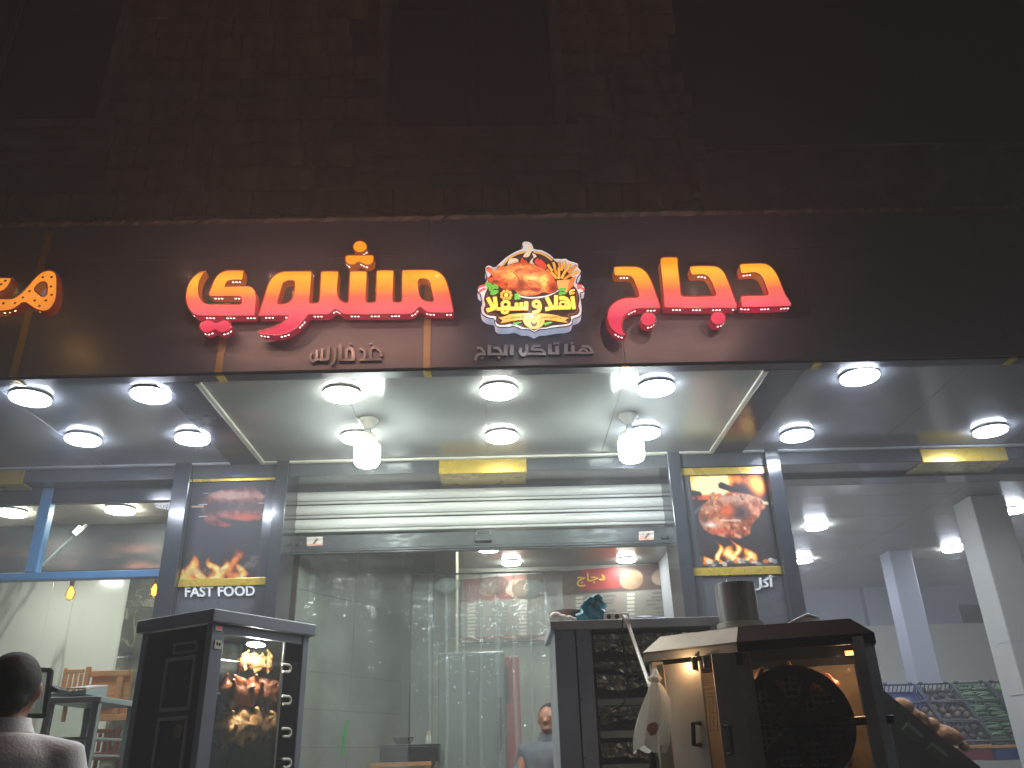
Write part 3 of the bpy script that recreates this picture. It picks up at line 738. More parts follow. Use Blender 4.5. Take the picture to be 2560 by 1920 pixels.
for s_ in ((165, 690, 260, 650), (180, 735, 262, 690)): art('stripe', ribbon([(s_[0], s_[1]), ((s_[0]+s_[2])/2, s_[1]-30), (s_[2], s_[3])], 26), 'lg_stripe')
for s_ in ((1385, 690, 1468, 712), (1378, 660, 1440, 650)): art('stripe', ribbon([(s_[0], s_[1]), ((s_[0]+s_[2])/2, s_[1]-12), (s_[2], s_[3])], 28), 'lg_stripe')
art('badge', smooth_loop(badge, 3), 'lg_brown')
art('badge_line', ribbon([(290, 740), (276, 830), (288, 890), (268, 950), (300, 995), (400, 1005), (420, 1040), (412, 1085), (450, 1112)], 14), 'lg_rim')
art('badge_line', ribbon([(1372, 740), (1382, 830), (1370, 890), (1385, 950), (1350, 990), (1275, 1005), (1285, 1050), (1270, 1085), (1225, 1105)], 14), 'lg_rim')
art('gold_arc', ribbon([(470, 412), (520, 350), (585, 300), (660, 264), (750, 244)], 22), 'lg_gold'); art('gold_arc', ribbon([(850, 244), (940, 262), (1010, 296), (1075, 345)], 22), 'lg_gold')
art('steam', smooth_loop([(738, 138), (780, 135), (825, 175), (838, 215), (815, 255), (785, 302), (722, 302), (745, 262), (778, 215), (770, 170)], 4), 'lg_cream')
art('steam', smooth_loop([(830, 262), (870, 275), (885, 300), (850, 320), (835, 360), (860, 400), (800, 392), (815, 345), (850, 305)], 4), 'lg_cream')
art('steam', smooth_loop([(600, 320), (655, 330), (665, 365), (620, 400), (560, 410), (530, 395), (560, 330)], 4), 'lg_cream')
art('flame', smooth_loop([(868, 385), (872, 345), (905, 318), (912, 352), (932, 330), (960, 355), (990, 385), (1004, 440), (960, 455), (905, 410)], 4), 'lg_red')
art('flame', smooth_loop([(690, 345), (715, 312), (730, 345), (755, 345), (775, 378), (700, 372)], 4), 'lg_red')
art('plate_edge', ribbon([(640, 772), (750, 797), (880, 800), (1030, 775), (1155, 712)], 16), 'lg_plate')
for i, (a, b, c, d) in enumerate(((1012, 455, 1048, 500), (1022, 395, 1075, 475), (1090, 368, 1112, 440), (1155, 358, 1172, 440), (1225, 352, 1212, 450), (1292, 382, 1255, 470), (1372, 402, 1275, 500), (1402, 476, 1295, 535), (1060, 488, 1132, 565), (1102, 440, 1135, 520), (1160, 435, 1156, 572), (1245, 460, 1188, 566), (1298, 520, 1215, 582), (1200, 400, 1190, 470))):
    art('fry', ribbon([(a, b), ((a+c)/2, (b+d)/2), (c, d)], 38, 2), 'lg_outline'); art('fry', ribbon([(a, b), ((a+c)/2, (b+d)/2), (c, d)], 29, 2), 'lg_fry' if i % 3 else 'lg_fry_dark')
art('carton', [Vector(q) for q in ((1130, 592), (1285, 580), (1258, 738), (1150, 690))], 'lg_carton'); art('carton', [Vector(q) for q in ((1285, 580), (1368, 532), (1332, 655), (1258, 738))], 'lg_carton_side')
# the printed roast chicken: outline filled with a fine mesh that carries the print
chick = [(405, 432), (430, 414), (485, 424), (560, 400), (640, 375), (740, 372), (850, 400), (950, 440), (1030, 490), (1090, 560), (1130, 640), (1142, 690), (1110, 730), (1040, 748), (960, 733), (900, 762), (800, 777), (700, 772), (650, 738), (600, 702), (560, 712), (480, 700), (420, 662), (370, 640), (320, 620), (288, 585), (300, 545), (350, 556), (330, 510), (278, 470), (285, 438), (322, 432), (360, 462), (410, 462)]
def painted(name, loop, step, colf, m_, parent=lg):
    _lv[0] += 1; yy = YE-.0012-.00028*_lv[0]
    xs = [p[0] for p in loop]; ys = [p[1] for p in loop]; pts = [Vector(p[:2]) for p in loop]
    nb = len(pts); X, Y_ = np.meshgrid(np.arange(min(xs)+step/2, max(xs), step), np.arange(min(ys)+step/2, max(ys), step))
    ins = inpoly(X, Y_, loop)
    for a, b in zip(X[ins], Y_[ins]):
        pts.append(Vector((a, b)))
    r = delaunay_2d_cdt(pts, [(i, (i+1) % nb) for i in range(nb)], [], 1, 1e-4)
    vs, fs = r[0], r[2]
    me = bpy.data.meshes.new(name); off = wloc(parent)
    me.from_pydata([tuple(F4(v, yy)-off) for v in vs], [], [tuple(f) for f in fs])
    ca = me.color_attributes.new('Col', 'FLOAT_COLOR', 'POINT')
    cols = colf(np.array([v[0] for v in vs]), np.array([v[1] for v in vs])); s = np.clip(cols/255, 0, 1); l_ = np.where(s <= .04045, s/12.92, ((s+.055)/1.055)**2.4)
    ca.data.foreach_set('color', np.concatenate([l_, np.ones((len(l_), 1))], 1).ravel()); me.update()
    return new_obj(name, me, M[m_], parent)
NZ = vnoise(256, 256, 14, 14, 11, 3); NZ2 = vnoise(256, 256, 5, 5, 12, 3)
def chick_col(x, y):
    i = np.clip(((y-360)/430*255).astype(int), 0, 255); j = np.clip(((x-270)/880*255).astype(int), 0, 255)
    n1 = NZ[i, j]; n2 = NZ2[i, j]
    def bl(cx, cy_, rx, ry): return np.exp(-(((x-cx)/rx)**2+((y-cy_)/ry)**2))
    hi = bl(560, 520, 110, 60)+bl(820, 560, 150, 50)*1.1+bl(980, 600, 45, 110)+bl(700, 430, 220, 28)*.7+bl(780, 735, 110, 25)*.6+bl(390, 480, 60, 20)*.7+bl(860, 660, 50, 18)*.5
    dk = bl(700, 640, 55, 60)+bl(1090, 690, 60, 50)+bl(380, 610, 60, 25)*.9+bl(870, 700, 60, 22)+bl(600, 700, 120, 20)*.7+bl(640, 480, 26, 60)*.35
    hi = hi*(.55+.9*n1); dk = dk*(.6+.8*n2)
    base = np.array([206, 92, 56]); h = np.array([255, 200, 104]); d = np.array([112, 40, 30])
    c = base[None]+(n1[:, None]-.5)*60
    t = np.clip(hi, 0, 1)[:, None]; c = c*(1-t)+h[None]*t
    t = np.clip(dk*.95, 0, 1)[:, None]; c = c*(1-t)+d[None]*t
    sp = (NZ[(i*3) % 256, (j*3) % 256] > .68)[:, None]; return np.where(sp, c*.72, c)
cl = [tuple(p) for p in smooth_loop(chick, 3)]
art('chicken_outline', [Vector(p) for p in smooth_loop([(p[0]+(p[0]-720)*.012, p[1]+(p[1]-580)*.02) for p in chick], 3)], 'lg_outline')
painted('chicken_print', cl, 11, chick_col, 'lg_print')
art('drumstick_line', ribbon([(420, 655), (470, 690), (560, 705), (640, 690), (680, 640), (665, 560), (600, 490)], 8, 4), 'lg_outline')
art('wing_line', ribbon([(700, 560), (760, 640), (800, 680), (880, 700), (930, 690), (915, 640), (850, 600), (770, 585)], 8, 4), 'lg_outline'); art('wing_line', ribbon([(655, 728), (740, 700), (860, 700), (920, 715)], 8, 4), 'lg_outline')
def leaf(x0, y0, x1, y1, wd):
    lp = ribbon([(x0, y0), ((x0*2+x1)/3, (y0*2+y1)/3), ((x0+2*x1)/3, (y0+2*y1)/3), (x1, y1)], wd, 4, True)
    art('leaf', lp, 'lg_green'); art('leaf_vein', ribbon([(x0, y0), (x1, y1)], 4, 0), 'lg_green_dark')
for q in ((258, 625, 345, 668, 60), (300, 700, 400, 650, 52), (320, 755, 420, 720, 56), (350, 640, 420, 690, 46), (310, 720, 350, 690, 40), (612, 775, 680, 765, 44), (620, 825, 655, 775, 40), (640, 790, 690, 812, 40), (1160, 720, 1200, 680, 40), (1155, 765, 1205, 735, 42), (1190, 700, 1245, 690, 40), (1200, 745, 1250, 740, 40)): leaf(*q)
for k in range(9): art('flower', circle(515+58*math.cos(k*.7), 770+50*math.sin(k*.7), 24, n=12), 'lg_outline'); art('flower', circle(515+58*math.cos(k*.7), 770+50*math.sin(k*.7), 19, n=12), 'lg_fry')
art('flower', circle(515, 770, 26, n=14), 'lg_yellow')
ban = [(420, 1042, 1), (510, 1026), (550, 1005), (700, 993), (850, 990), (1000, 998), (1130, 1016), (1180, 1032), (1280, 1046, 1), (1232, 1076, 1), (1270, 1106, 1), (1180, 1097), (1080, 1080), (960, 1070), (850, 1068), (720, 1072), (600, 1084), (520, 1100), (440, 1116, 1), (470, 1078, 1)]
art('shield', smooth_loop([(718, 1070, 1), (982, 1070, 1), (972, 1120), (930, 1160), (856, 1186), (785, 1162), (738, 1122)], 4), 'lg_gold')
art('banner', smooth_loop(ban, 3), 'lg_gold')
art('hen', smooth_loop([(812, 1095, 1), (826, 1090), (835, 1105), (848, 1118), (868, 1112), (885, 1095, 1), (890, 1118), (878, 1140), (860, 1152), (838, 1148), (822, 1130)], 4), 'lg_ink'); art('hen', ribbon([(852, 1148), (856, 1170)], 6, 0), 'lg_ink')
for x in (765, 935): art('dot', circle(x, 1104, 8, n=10), 'lg_ink')
for s_ in (-1, 1):
    for k in range(4): leaf(665+s_*0+ (0 if s_ < 0 else 375)-40+k*22, 1140-k*10, 650+(0 if s_ < 0 else 375)-40+k*26, 1100-k*2, 26)
def logo_text(body, x0, x1, y0, y1, m_, bold, grow=0, tilt=0):
    _lv[0] += 1; yy = YE-.0012-.00028*_lv[0]
    put_text('logo_lettering', shape_arabic(body), F4((x0-grow, y0-grow-tilt), yy), F4((x1+grow, y0-grow+tilt), yy), F4((x0-grow, y1+grow-tilt), yy), M[m_], lg, bold, .0002)
def ringpts(cx, cy_, rx, ry): return [(cx+rx*math.cos(a*math.pi/6), cy_+ry*math.sin(a*math.pi/6)) for a in range(13)]
WORD = [([(1322, 785), (1332, 860), (1342, 942)], 48), ([(1350, 706), (1305, 716), (1292, 738), (1345, 742), (1288, 756)], 20), ([(1160, 812), (1215, 802), (1268, 838), (1290, 920)], 44), ([(1070, 925), (1300, 921)], 44), (ringpts(1208, 880, 36, 30), 26),
        ([(1124, 770), (1122, 840), (1118, 900), (1060, 928), (992, 942)], 46), ([(1008, 795), (1034, 845), (1062, 905)], 44), (ringpts(885, 878, 38, 34), 36), ([(925, 880), (926, 930), (896, 968), (838, 985)], 40),
        ([(762, 848), (758, 926)], 44), ([(702, 858), (698, 928)], 42), ([(642, 864), (640, 930)], 42), ([(560, 934), (780, 930)], 44), (ringpts(508, 884, 44, 38), 34), (ringpts(498, 955, 38, 32), 30), ([(400, 938), (600, 935)], 38),
        ([(374, 790), (382, 850), (384, 912), (340, 938), (276, 958)], 48), ([(288, 800), (316, 850), (348, 912)], 46)]
for p_, w_ in WORD: art('logo_lettering_edge', ribbon(p_, w_+16, 3), 'lg_outline')
for p_, w_ in WORD: art('logo_lettering', ribbon(p_, w_, 3), 'lg_yellow')
logo_text('\u0637\u0639\u0645 \u0645\u0645\u064A\u0632 .. \u0644\u062D\u0638\u0629 \u0644\u0627 \u062A\u0646\u0633\u0649', 560, 1145, 1012, 1064, 'lg_ink', .012)
for x in (525, 1175): art('star', [Vector((x+(11 if k % 2 == 0 else 5)*math.sin(k*math.pi/5), 1056-(11 if k % 2 == 0 else 5)*math.cos(k*math.pi/5))) for k in range(10)], 'lg_ink')
# ------------------------------------------------------------------ poster pillars
M['poster'] = print_mat('poster', .0, .5, .0)
M['panel_grey'] = mat('panel_grey', (82, 84, 90), .28, var=.06, coat=.2)
M['letter_white'] = mat('letter_white', (220, 222, 224), .35, var=.03)
M['steel'] = mat('steel', (150, 152, 150), .3, metal=.9, var=.12, scale=3, stretch=(12, 12, 1))
M['steel_dull'] = mat('steel_dull', (176, 182, 182), .42, metal=.35, var=.2, scale=4, bump=.05)
M['steel_dark'] = mat('steel_dark', (180, 192, 216), .35, metal=.2, var=.15, scale=3)

def poster_left(h=150, w_=140):
    u, v = np.meshgrid(np.linspace(0, 1, w_), np.linspace(0, 1, h))
    n = vnoise(h, w_, 6, 6, 1); n2 = vnoise(h, w_, 16, 16, 2); img = np.zeros((h, w_, 3))
    img[:] = np.array([34, 36, 44])[None, None]; img += (n[..., None]-.5)*14
    # fire
    fl = np.zeros((h, w_))
    for cx, wd, top, s in ((.12, .10, .72, 1), (.22, .07, .80, 2), (.36, .06, .74, 3), (.47, .09, .78, 4), (.6, .12, .60, 5), (.66, .06, .82, 6), (.98, .12, .62, 7), (.08, .05, .86, 8)):
        t = np.clip((v-top)/(1.0-top), 0, 1); wob = .05*np.sin(v*22+s*2)+.10*(n-.5)
        f = np.exp(-((u-cx-wob)/(wd*(.25+.9*t)))**2)*np.clip(t*2.0, 0, 1)*(.65+.7*n2); fl = np.maximum(fl, f*(1 if s not in (5, 7) else .6))
    fl = np.clip(fl*1.1-.08, 0, 1)
    img = lay(img, np.clip(fl*2.2, 0, 1), flame_cols(np.clip(fl, 0, 1)))
    logs = blur((inpoly(u, v, [(.04, .88), (.30, .9), (.34, .93), (.08, .97)]) | inpoly(u, v, [(.2, .97), (.5, .9), (.56, .94), (.26, 1)])).astype(float), 2)
    img = lay(img, logs*.55*(n2 > .45), (214, 150, 80))
    gl = (n2 > .62) & (v > .78) & (u > .66); img = lay(img, blur(gl.astype(float), 1)*.6, (150, 130, 110))
    # bird
    body = [(.14, .19), (.20, .12), (.34, .08), (.55, .07), (.62, .055), (.72, .06), (.82, .12), (.86, .15), (.96, .105), (.985, .115), (.90, .165), (.84, .2), (.90, .27), (.93, .33), (.90, .39), (.82, .42), (.70, .425), (.58, .41), (.44, .395), (.34, .37), (.38, .41), (.52, .46), (.49, .48), (.38, .475), (.22, .44), (.18, .40), (.19, .36), (.14, .3), (.12, .24)]
    mk = blur(inpoly(u, v, body).astype(float), 1)
    def bl(cx, cy_, rx, ry): return np.exp(-(((u-cx)/rx)**2+((v-cy_)/ry)**2))
    hi = np.clip(bl(.5, .13, .28, .04)*.8+bl(.55, .16, .14, .03)+bl(.8, .17, .1, .03)*.8+bl(.35, .13, .12, .05)*.5, 0, 1)*(.5+n2)
    dk = np.clip(bl(.4, .26, .25, .05)+bl(.78, .28, .14, .06)*.8+bl(.25, .28, .1, .06), 0, 1)*.85
    c = np.zeros_like(img); n4 = vnoise(h, w_, 30, 22, 44, 2); c[:] = (120, 58, 50); c += (n2[..., None]-.5)*90+(n4[..., None]-.5)*110
    c = lay(c, np.clip(hi, 0, 1)*.8, (206, 160, 140)); c = lay(c, dk, (46, 30, 34)); c = lay(c, np.clip(bl(.66, .38, .22, .04)*1.1*(.5+n4), 0, 1), (196, 84, 52)); c = lay(c, np.clip(bl(.45, .455, .1, .015), 0, 1)*.8, (190, 70, 56))
    img = lay(img, mk, c)
    for (x0, x1, yy, th, col) in ((.02, .16, .255, .012, (196, 170, 140)), (.88, 1.0, .245, .014, (200, 160, 120)), (.1, .2, .235, .006, (220, 214, 210)), (.12, .22, .36, .004, (210, 206, 204)), (.84, .95, .355, .004, (210, 206, 204)), (.13, .2, .115, .004, (190, 180, 180)), (.8, .98, .235, .006, (210, 205, 204))):
        img = lay(img, ((u > x0) & (u < x1) & (abs(v-yy) < th)).astype(float), col)
    return np.clip(img, 0, 255)
def poster_right(h=150, w_=140):
    u, v = np.meshgrid(np.linspace(0, 1, w_), np.linspace(0, 1, h))
    n = vnoise(h, w_, 5, 5, 21); n2 = vnoise(h, w_, 18, 18, 22); n3 = vnoise(h, w_, 3, 9, 23); img = np.zeros((h, w_, 3)); img[:] = (40, 34, 36); img += (n2[..., None]-.5)*24
    def bl(cx, cy_, rx, ry): return np.exp(-(((u-cx)/rx)**2+((v-cy_)/ry)**2))
    fl = np.clip((bl(.28, .1, .2, .16)*1.3+bl(.47, .1, .09, .2)*.9+bl(.9, .12, .12, .13)*.75+bl(.62, .05, .2, .07)*.5)*(.5+.95*n3), 0, 1)*(v < .27)
    img = lay(img, blur(np.clip(fl*2.4, 0, 1), 1), flame_cols(np.clip(fl*1.15, 0, 1)))
    for pl, col in (([(.02, .2), (.12, .16), (.22, .18), (.23, .25), (.1, .3), (.02, .27)], (38, 30, 34)), ([(.43, .1), (.47, .075), (.66, .16), (.68, .21), (.52, .17), (.44, .14)], (30, 24, 28)), ([(.6, .18), (.76, .16), (.78, .2), (.62, .22)], (36, 28, 30))):
        img = lay(img, blur(inpoly(u, v, pl).astype(float), 1), col)
    img = lay(img, blur((inpoly(u, v, [(.05, .235), (.62, .19), (.78, .22), (.3, .275), (.05, .265)])).astype(float), 2)*.8*(n2 > .4), (206, 70, 40))
    rim = np.clip(1-abs(np.hypot((u-.62)/.62, (v-.66)/.42)-1)/.05, 0, 1)*(u < .3); img = lay(img, rim*.6, (126, 134, 142))
    # bird
    body = [(.16, .42), (.22, .33), (.3, .27), (.33, .2), (.38, .18), (.37, .27), (.5, .215), (.62, .205), (.78, .22), (.9, .26), (.97, .32), (.95, .37), (.90, .4), (.86, .46), (.8, .52), (.74, .58), (.72, .66), (.6, .7), (.44, .69), (.28, .65), (.2, .6), (.16, .5)]
    mk = blur(inpoly(u, v, body).astype(float), 1)
    c = np.zeros_like(img); n4 = vnoise(h, w_, 26, 26, 45, 2); c[:] = (158, 84, 48); c += (n2[..., None]-.5)*130+(n4[..., None]-.5)*150
    c = lay(c, np.clip(bl(.62, .26, .3, .05)+bl(.3, .36, .14, .04)*.8, 0, 1)*.8, (196, 158, 132)); c = lay(c, np.clip(bl(.4, .52, .12, .05)+bl(.82, .4, .08, .08)*.7, 0, 1)*.75, (222, 150, 116))
    c = lay(c, np.clip(bl(.62, .42, .1, .07)*1.4, 0, 1), (44, 30, 30)); c = lay(c, np.clip(bl(.5, .4, .09, .06)*1.1, 0, 1), (204, 84, 30)); c = lay(c, np.clip(bl(.22, .5, .05, .06), 0, 1)*.8, (60, 34, 30)); c = lay(c, np.clip(bl(.38, .62, .14, .03), 0, 1)*.8, (190, 60, 34))
    c = lay(c, np.clip(bl(.28, .55, .07, .03), 0, 1)*.9, (236, 220, 206)); c = lay(c, ((abs(v-.5-.04*(u-.4)) < .012) & (u > .4) & (u < .64)).astype(float)*.7, (226, 186, 160))
    c = lay(c, ((n2 > .66) & (v < .34)).astype(float)*.6, (70, 48, 44))
    img = lay(img, mk, c)
    img = lay(img, blur(inpoly(u, v, [(.92, .3), (.99, .31), (.985, .345), (.93, .335)]).astype(float), 1), (226, 208, 150))
    fl = np.zeros((h, w_))
    for cx, wd, top, s in ((.16, .09, .86, 1), (.28, .07, .88, 2), (.34, .05, .7, 3), (.48, .11, .72, 4), (.64, .10, .76, 5), (.52, .06, .66, 6)):
        t = np.clip((v-top)/(.99-top), 0, 1); wob = .04*np.sin(v*26+s*2)+.08*(n-.5)
        fl = np.maximum(fl, np.exp(-((u-cx-wob)/(wd*(.3+.8*t)))**2)*np.clip(t*2.2, 0, 1)*(.6+.8*n2))
    fl = np.clip(fl*1.2-.1, 0, 1)*(v < .965)
    img = lay(img, np.clip(fl*2, 0, 1), flame_cols(np.clip(fl, 0, 1)))
    r = random.Random(9)
    for k in range(22):
        cx, cy_ = .03+.95*k/22+.02*r.random(), .935+.04*r.random(); rx, ry = .022+.02*r.random(), .014+.012*r.random()
        img = lay(img, ((((u-cx)/rx)**2+((v-cy_)/ry)**2) < 1).astype(float)*.9, [(206, 196, 190), (150, 142, 140), (70, 60, 60), (214, 120, 50)][k % 4])
    return np.clip(img, 0, 255)

YP = YW-.02
def pillar(name, label, xo0, xi0, xi1, xo1, pts, img, yref):
    """xo/xi: outer and inner edges of the two upright strips in the picture at row yref"""
    a, b, c, d = [P(x, yref, YH-.05).x for x in (xo0, xi0, xi1, xo1)]
    t = thing(name, label, 'pillar', ((a+d)/2, YW, .12))
    MB().box(b-.02, c+.02, YP+.002, YW+.5, .12, ZS-.004).build('core', M['panel_grey'], t)
    for x0, x1 in ((a, b), (c, d)):
        MB().box(x0, x1, YH-.05, YW+.3, .12, ZS-.002, bev=.004).build('upright_strip', M['cladding_dark'], t)
    ztp, zb0, zb1, zb2, zb3 = [P((xi0+xi1)/2, y, YP).z for y in pts]
    MB().box(b+.002, c-.002, YP-.03, YP, zb0+.002, ztp, bev=.002).build('gold_strip', M['gold_paint'], t)
    e = .003
    yq = YP-.012
    MB().box(b+e, c-e, YP-.011, YP, zb1+.002, zb0-.001).build('poster_backing', M['black'], t)
    q = grid_print('poster', Vector((b+e, yq, zb0-.002)), Vector((c-e, yq, zb0-.002)), Vector((b+e, yq, zb1+.004)), Vector((c-e, yq, zb1+.004)), img, M['poster'], t)
    MB().box(b+.002, c-.002, YP-.03, YP, zb2, zb1, bev=.002).build('gold_strip', M['gold_paint'], t)
    MB().box(b+.002, c-.002, YP-.006, YP, .12, zb2-.004).build('lower_panel', M['panel_grey'], t)
    return t, (b, c)
t, _ = pillar('poster_pillar', 'grey pillar with a spit roast poster over the words FAST FOOD', 433, 474, 688, 719, (1190, 1206, 1447, 1466, 1500), poster_left()*.8, 1200)
put_text('lettering', 'FAST FOOD', P(463, 1467, YP-.014), P(637, 1464, YP-.014), P(463, 1493, YP-.014), M['letter_white'], t, .022, .008)
t, _ = pillar('poster_pillar', 'grey pillar with a flaming chicken poster behind the steel chimney', 1672, 1704, 1920, 1955, (1171, 1189, 1420, 1440, 1490), poster_right(), 1180)
put_text('lettering', shape_arabic('\u0623\u0643\u0644 \u0648\u0628\u0637\u0639'), P(1790, 1441, YP-.014), P(1938, 1436, YP-.014), P(1790, 1485, YP-.014), M['letter_white'], t, .03, .008)

# ------------------------------------------------------------------ roller shutter
YS = 6.56
M['slat'] = mat('slat', (198, 199, 194), .32, var=.08, scale=3, stretch=(.4, 1, 4), coat=.2)
M['slat_dim'] = mat('slat_dim', (176, 177, 170), .4, var=.1)
M['bar'] = mat('bar', (60, 66, 68), .4, metal=.3, var=.3, scale=9, stretch=(1, 1, 3))
sh = thing('roller_shutter', 'cream roller shutter with dark bottom bar pulled almost fully up', 'shutter', (0, YS, 2.9))
sx0, sx1 = P(733, 1290, YS).x, P(1664, 1275, YS).x
def zy(y): return P(1200, y, YS).z
pitch = (zy(1220)-zy(1324))/3.0
z0 = zy(1218)
for k in range(-1, 3):
    zt_ = z0-pitch*k-.008; zb_ = z0-pitch*(k+1)+.032
    m = MB(); r = []
    for j in range(9):
        a = j/8; r.append((a*(zb_-zt_)+zt_, -.018*math.sin(math.pi*a)**.7-.002))
    for j in range(8): m.add([(sx0, YS+r[j][1], r[j][0]), (sx1, YS+r[j][1], r[j][0]), (sx1, YS+r[j+1][1], r[j+1][0]), (sx0, YS+r[j+1][1], r[j+1][0])], [(0, 1, 2, 3)])
    s_ = m.build('slat', M['slat'], sh, smooth=True, fix=False)
    MB().box(sx0, sx1, YS-.004, YS+.004, zb_-.027, zb_-.006, bev=.003).build('hinge_rib', M['slat_dim'], s_)
    MB().box(sx0, sx1, YS+.004, YS+.01, zb_-.034, zt_+.01).build('slat_back', M['bar'], s_)
zA, zB = zy(1330), zy(1376)
bb = MB().box(sx0-.02, sx1+.02, YS-.02, YS+.02, zB+.035, zA, bev=.003).build('bottom_bar', M['bar'], sh)
MB().box(sx0-.02, sx1+.02, YS-.032, YS+.03, zB+.014, zB+.032, bev=.003).build('bar_lip', M['bar'], bb)
MB().box(sx0-.02, sx1+.02, YS-.026, YS+.026, zB, zB+.011, bev=.003).build('bar_lip', M['cladding'], bb)
def sticker(px, py, sx, sy, seed, parent, Y):
    r = np.random.RandomState(seed); img = np.zeros((14, 22, 3)); img[:] = (216, 206, 190); n = vnoise(14, 22, 3, 5, seed)
    u, v = np.meshgrid(np.linspace(0, 1, 22), np.linspace(0, 1, 14))
    img = lay(img, ((v > .2) & (v < .45)).astype(float)*.5, (120, 170, 170)); img = lay(img, ((abs(u-.55-.4*(.5-v)) < .08) & (v > .2) & (v < .8)).astype(float), (80, 60, 56)); img = lay(img, (v > .78).astype(float)*.6, (220, 130, 110)); img = lay(img, (n > .6).astype(float)*.4, (190, 90, 70))
    grid_print('sticker', P(px-sx, py-sy+2, Y), P(px+sx, py-sy, Y), P(px-sx, py+sy+2, Y), P(px+sx, py+sy, Y), img, M['poster'], parent)
sticker(787, 1352, 20, 11, 5, bb, YS-.022); sticker(1616, 1338, 19, 11, 6, bb, YS-.022)
p = P(1208, 1343, YS-.03)
MB().box(p.x-.07, p.x+.07, YS-.05, YS-.021, p.z-.035, p.z+.02, bev=.004).build('lock_box', M['bar'], bb); MB().tube([(p.x-.055, YS-.05, p.z+.02), (p.x-.055, YS-.055, p.z+.045), (p.x+.055, YS-.055, p.z+.045), (p.x+.055, YS-.05, p.z+.02)], .005, 6).build('lock_bar', M['steel'], bb)
for px in (746, 1660):
    p = P(px, 1360 if px < 1000 else 1343, YS-.03); MB().box(p.x-.02, p.x+.02, YS-.04, YS-.021, p.z-.012, p.z+.012, bev=.003).build('end_clip', M['bar'], bb)
for sgn, x in ((-1, sx0), (1, sx1)):
    MB().box(x, x+sgn*.05, YS-.06, YS-.036, .12, zl+.02).box(x, x+sgn*.05, YS+.04, YS+.06, .12, zl+.02).box(x+sgn*.032, x+sgn*.05, YS-.036, YS+.04, .12, zl+.02).build('guide_rail', M['steel_dull'], sh)
    MB().box(x+sgn*.052, x+sgn*.16, YW-.04, YS+.2, .12, zl-.002).build('door_jamb', M['cladding'], sh)
MB().box(sx0, sx1, YS+.03, YS+.3, z0+.03, z0+.33, bev=.02).build('drum_box', M['steel_dark'], sh)

# ------------------------------------------------------------------ middle shop, inside
M['wall_tile'] = tile_mat('wall_tile', ((118, 124, 116), (146, 150, 140)), (1, 1, 1), 1.6, .25, coat=.25)
M['wall_pale'] = mat('wall_pale', (176, 176, 166), .5, var=.06, scale=2)
M['wall_beige'] = mat('wall_beige', (182, 174, 150), .5, var=.08, scale=2)
M['ceil_mid'] = mat('ceil_mid', (150, 154, 150), .25, var=.06, scale=2, coat=.2)
M['floor_tile'] = mat('floor_tile', (140, 138, 130), .25, var=.1)
zc = 3.47; YB = 9.5
struct(MB().box(-2.0, 2.2, YS+.34, YB+.6, zc, zc+.06).build('ceiling', M['ceil_mid']))
struct(MB().box(-2.6, 2.9, YW, 13, .12, .135).build('shop_floor', M['floor_tile']))
# slanting tiled side wall in big slabs
A0 = P(741, 1600, 6.70); B0 = P(1006, 1600, 8.05)
A = Vector((A0.x-.03, 6.70, 0)); B = Vector((B0.x, 8.05, 0)); dv = (B-A).normalized(); nv = Vector((dv.y, -dv.x, 0))
sw = struct(MB().hull8([A+nv*-.004+Vector((0, 0, z)) if False else A-nv*.004+Vector((0, 0, .12)), B-nv*.004+Vector((0, 0, .12)), B-nv*.004+Vector((0, 0, zc)), A-nv*.004+Vector((0, 0, zc))], [q-nv*.1 for q in (A+Vector((0, 0, .12)), B+Vector((0, 0, .12)), B+Vector((0, 0, zc)), A+Vector((0, 0, zc)))]).build('side_wall', M['mortar']))
zs_ = [.13, P(775, 1868, 6.8).z, P(775, 1770, 6.8).z, P(775, 1675, 6.8).z, P(775, 1675, 6.8).z+.62, zc-.003]
# joint heights measured on the near end
for i in range(len(zs_)-1):
    for k in range(2):
        a = A+(B-A)*(k*.5)+dv*.002; b = A+(B-A)*(k*.5+.5)-dv*.002
        q = [a+Vector((0, 0, zs_[i]+.002)), b+Vector((0, 0, zs_[i]+.002)), b+Vector((0, 0, zs_[i+1]-.002)), a+Vector((0, 0, zs_[i+1]-.002))]
        MB().hull8([p_+nv*.006 for p_ in q], [p_-nv*.003 for p_ in q]).build('wall_slab', M['wall_tile'], sw)
# short wall facing the street, pale column, back wall
D = P(1086, 1600, 8.05); E1 = P(1140, 1600, 8.05)
pw = struct(MB().box(B.x+.002, D.x-.012, 8.06, 8.4, .12, zc-.002).build('end_wall', M['wall_tile']))
co = struct(MB().box(D.x-.01, E1.x, 8.02, 8.5, .12, zc-.003, bev=.006).build('pale_column', M['wall_beige']))
struct(MB().box(E1.x-.35, 2.2, YB, YB+.1, .12, zc-.002).build('back_wall', M['wall_pale']))
struct(MB().box(1.86, 1.96, YS+.36, YB-.002, .12, zc-.002).build('right_side_wall', M['wall_pale']))
struct(MB().box(-2.15, -1.85, 6.4, 8.2, .12, zc+.1).build('left_side_wall', M['wall_pale']))
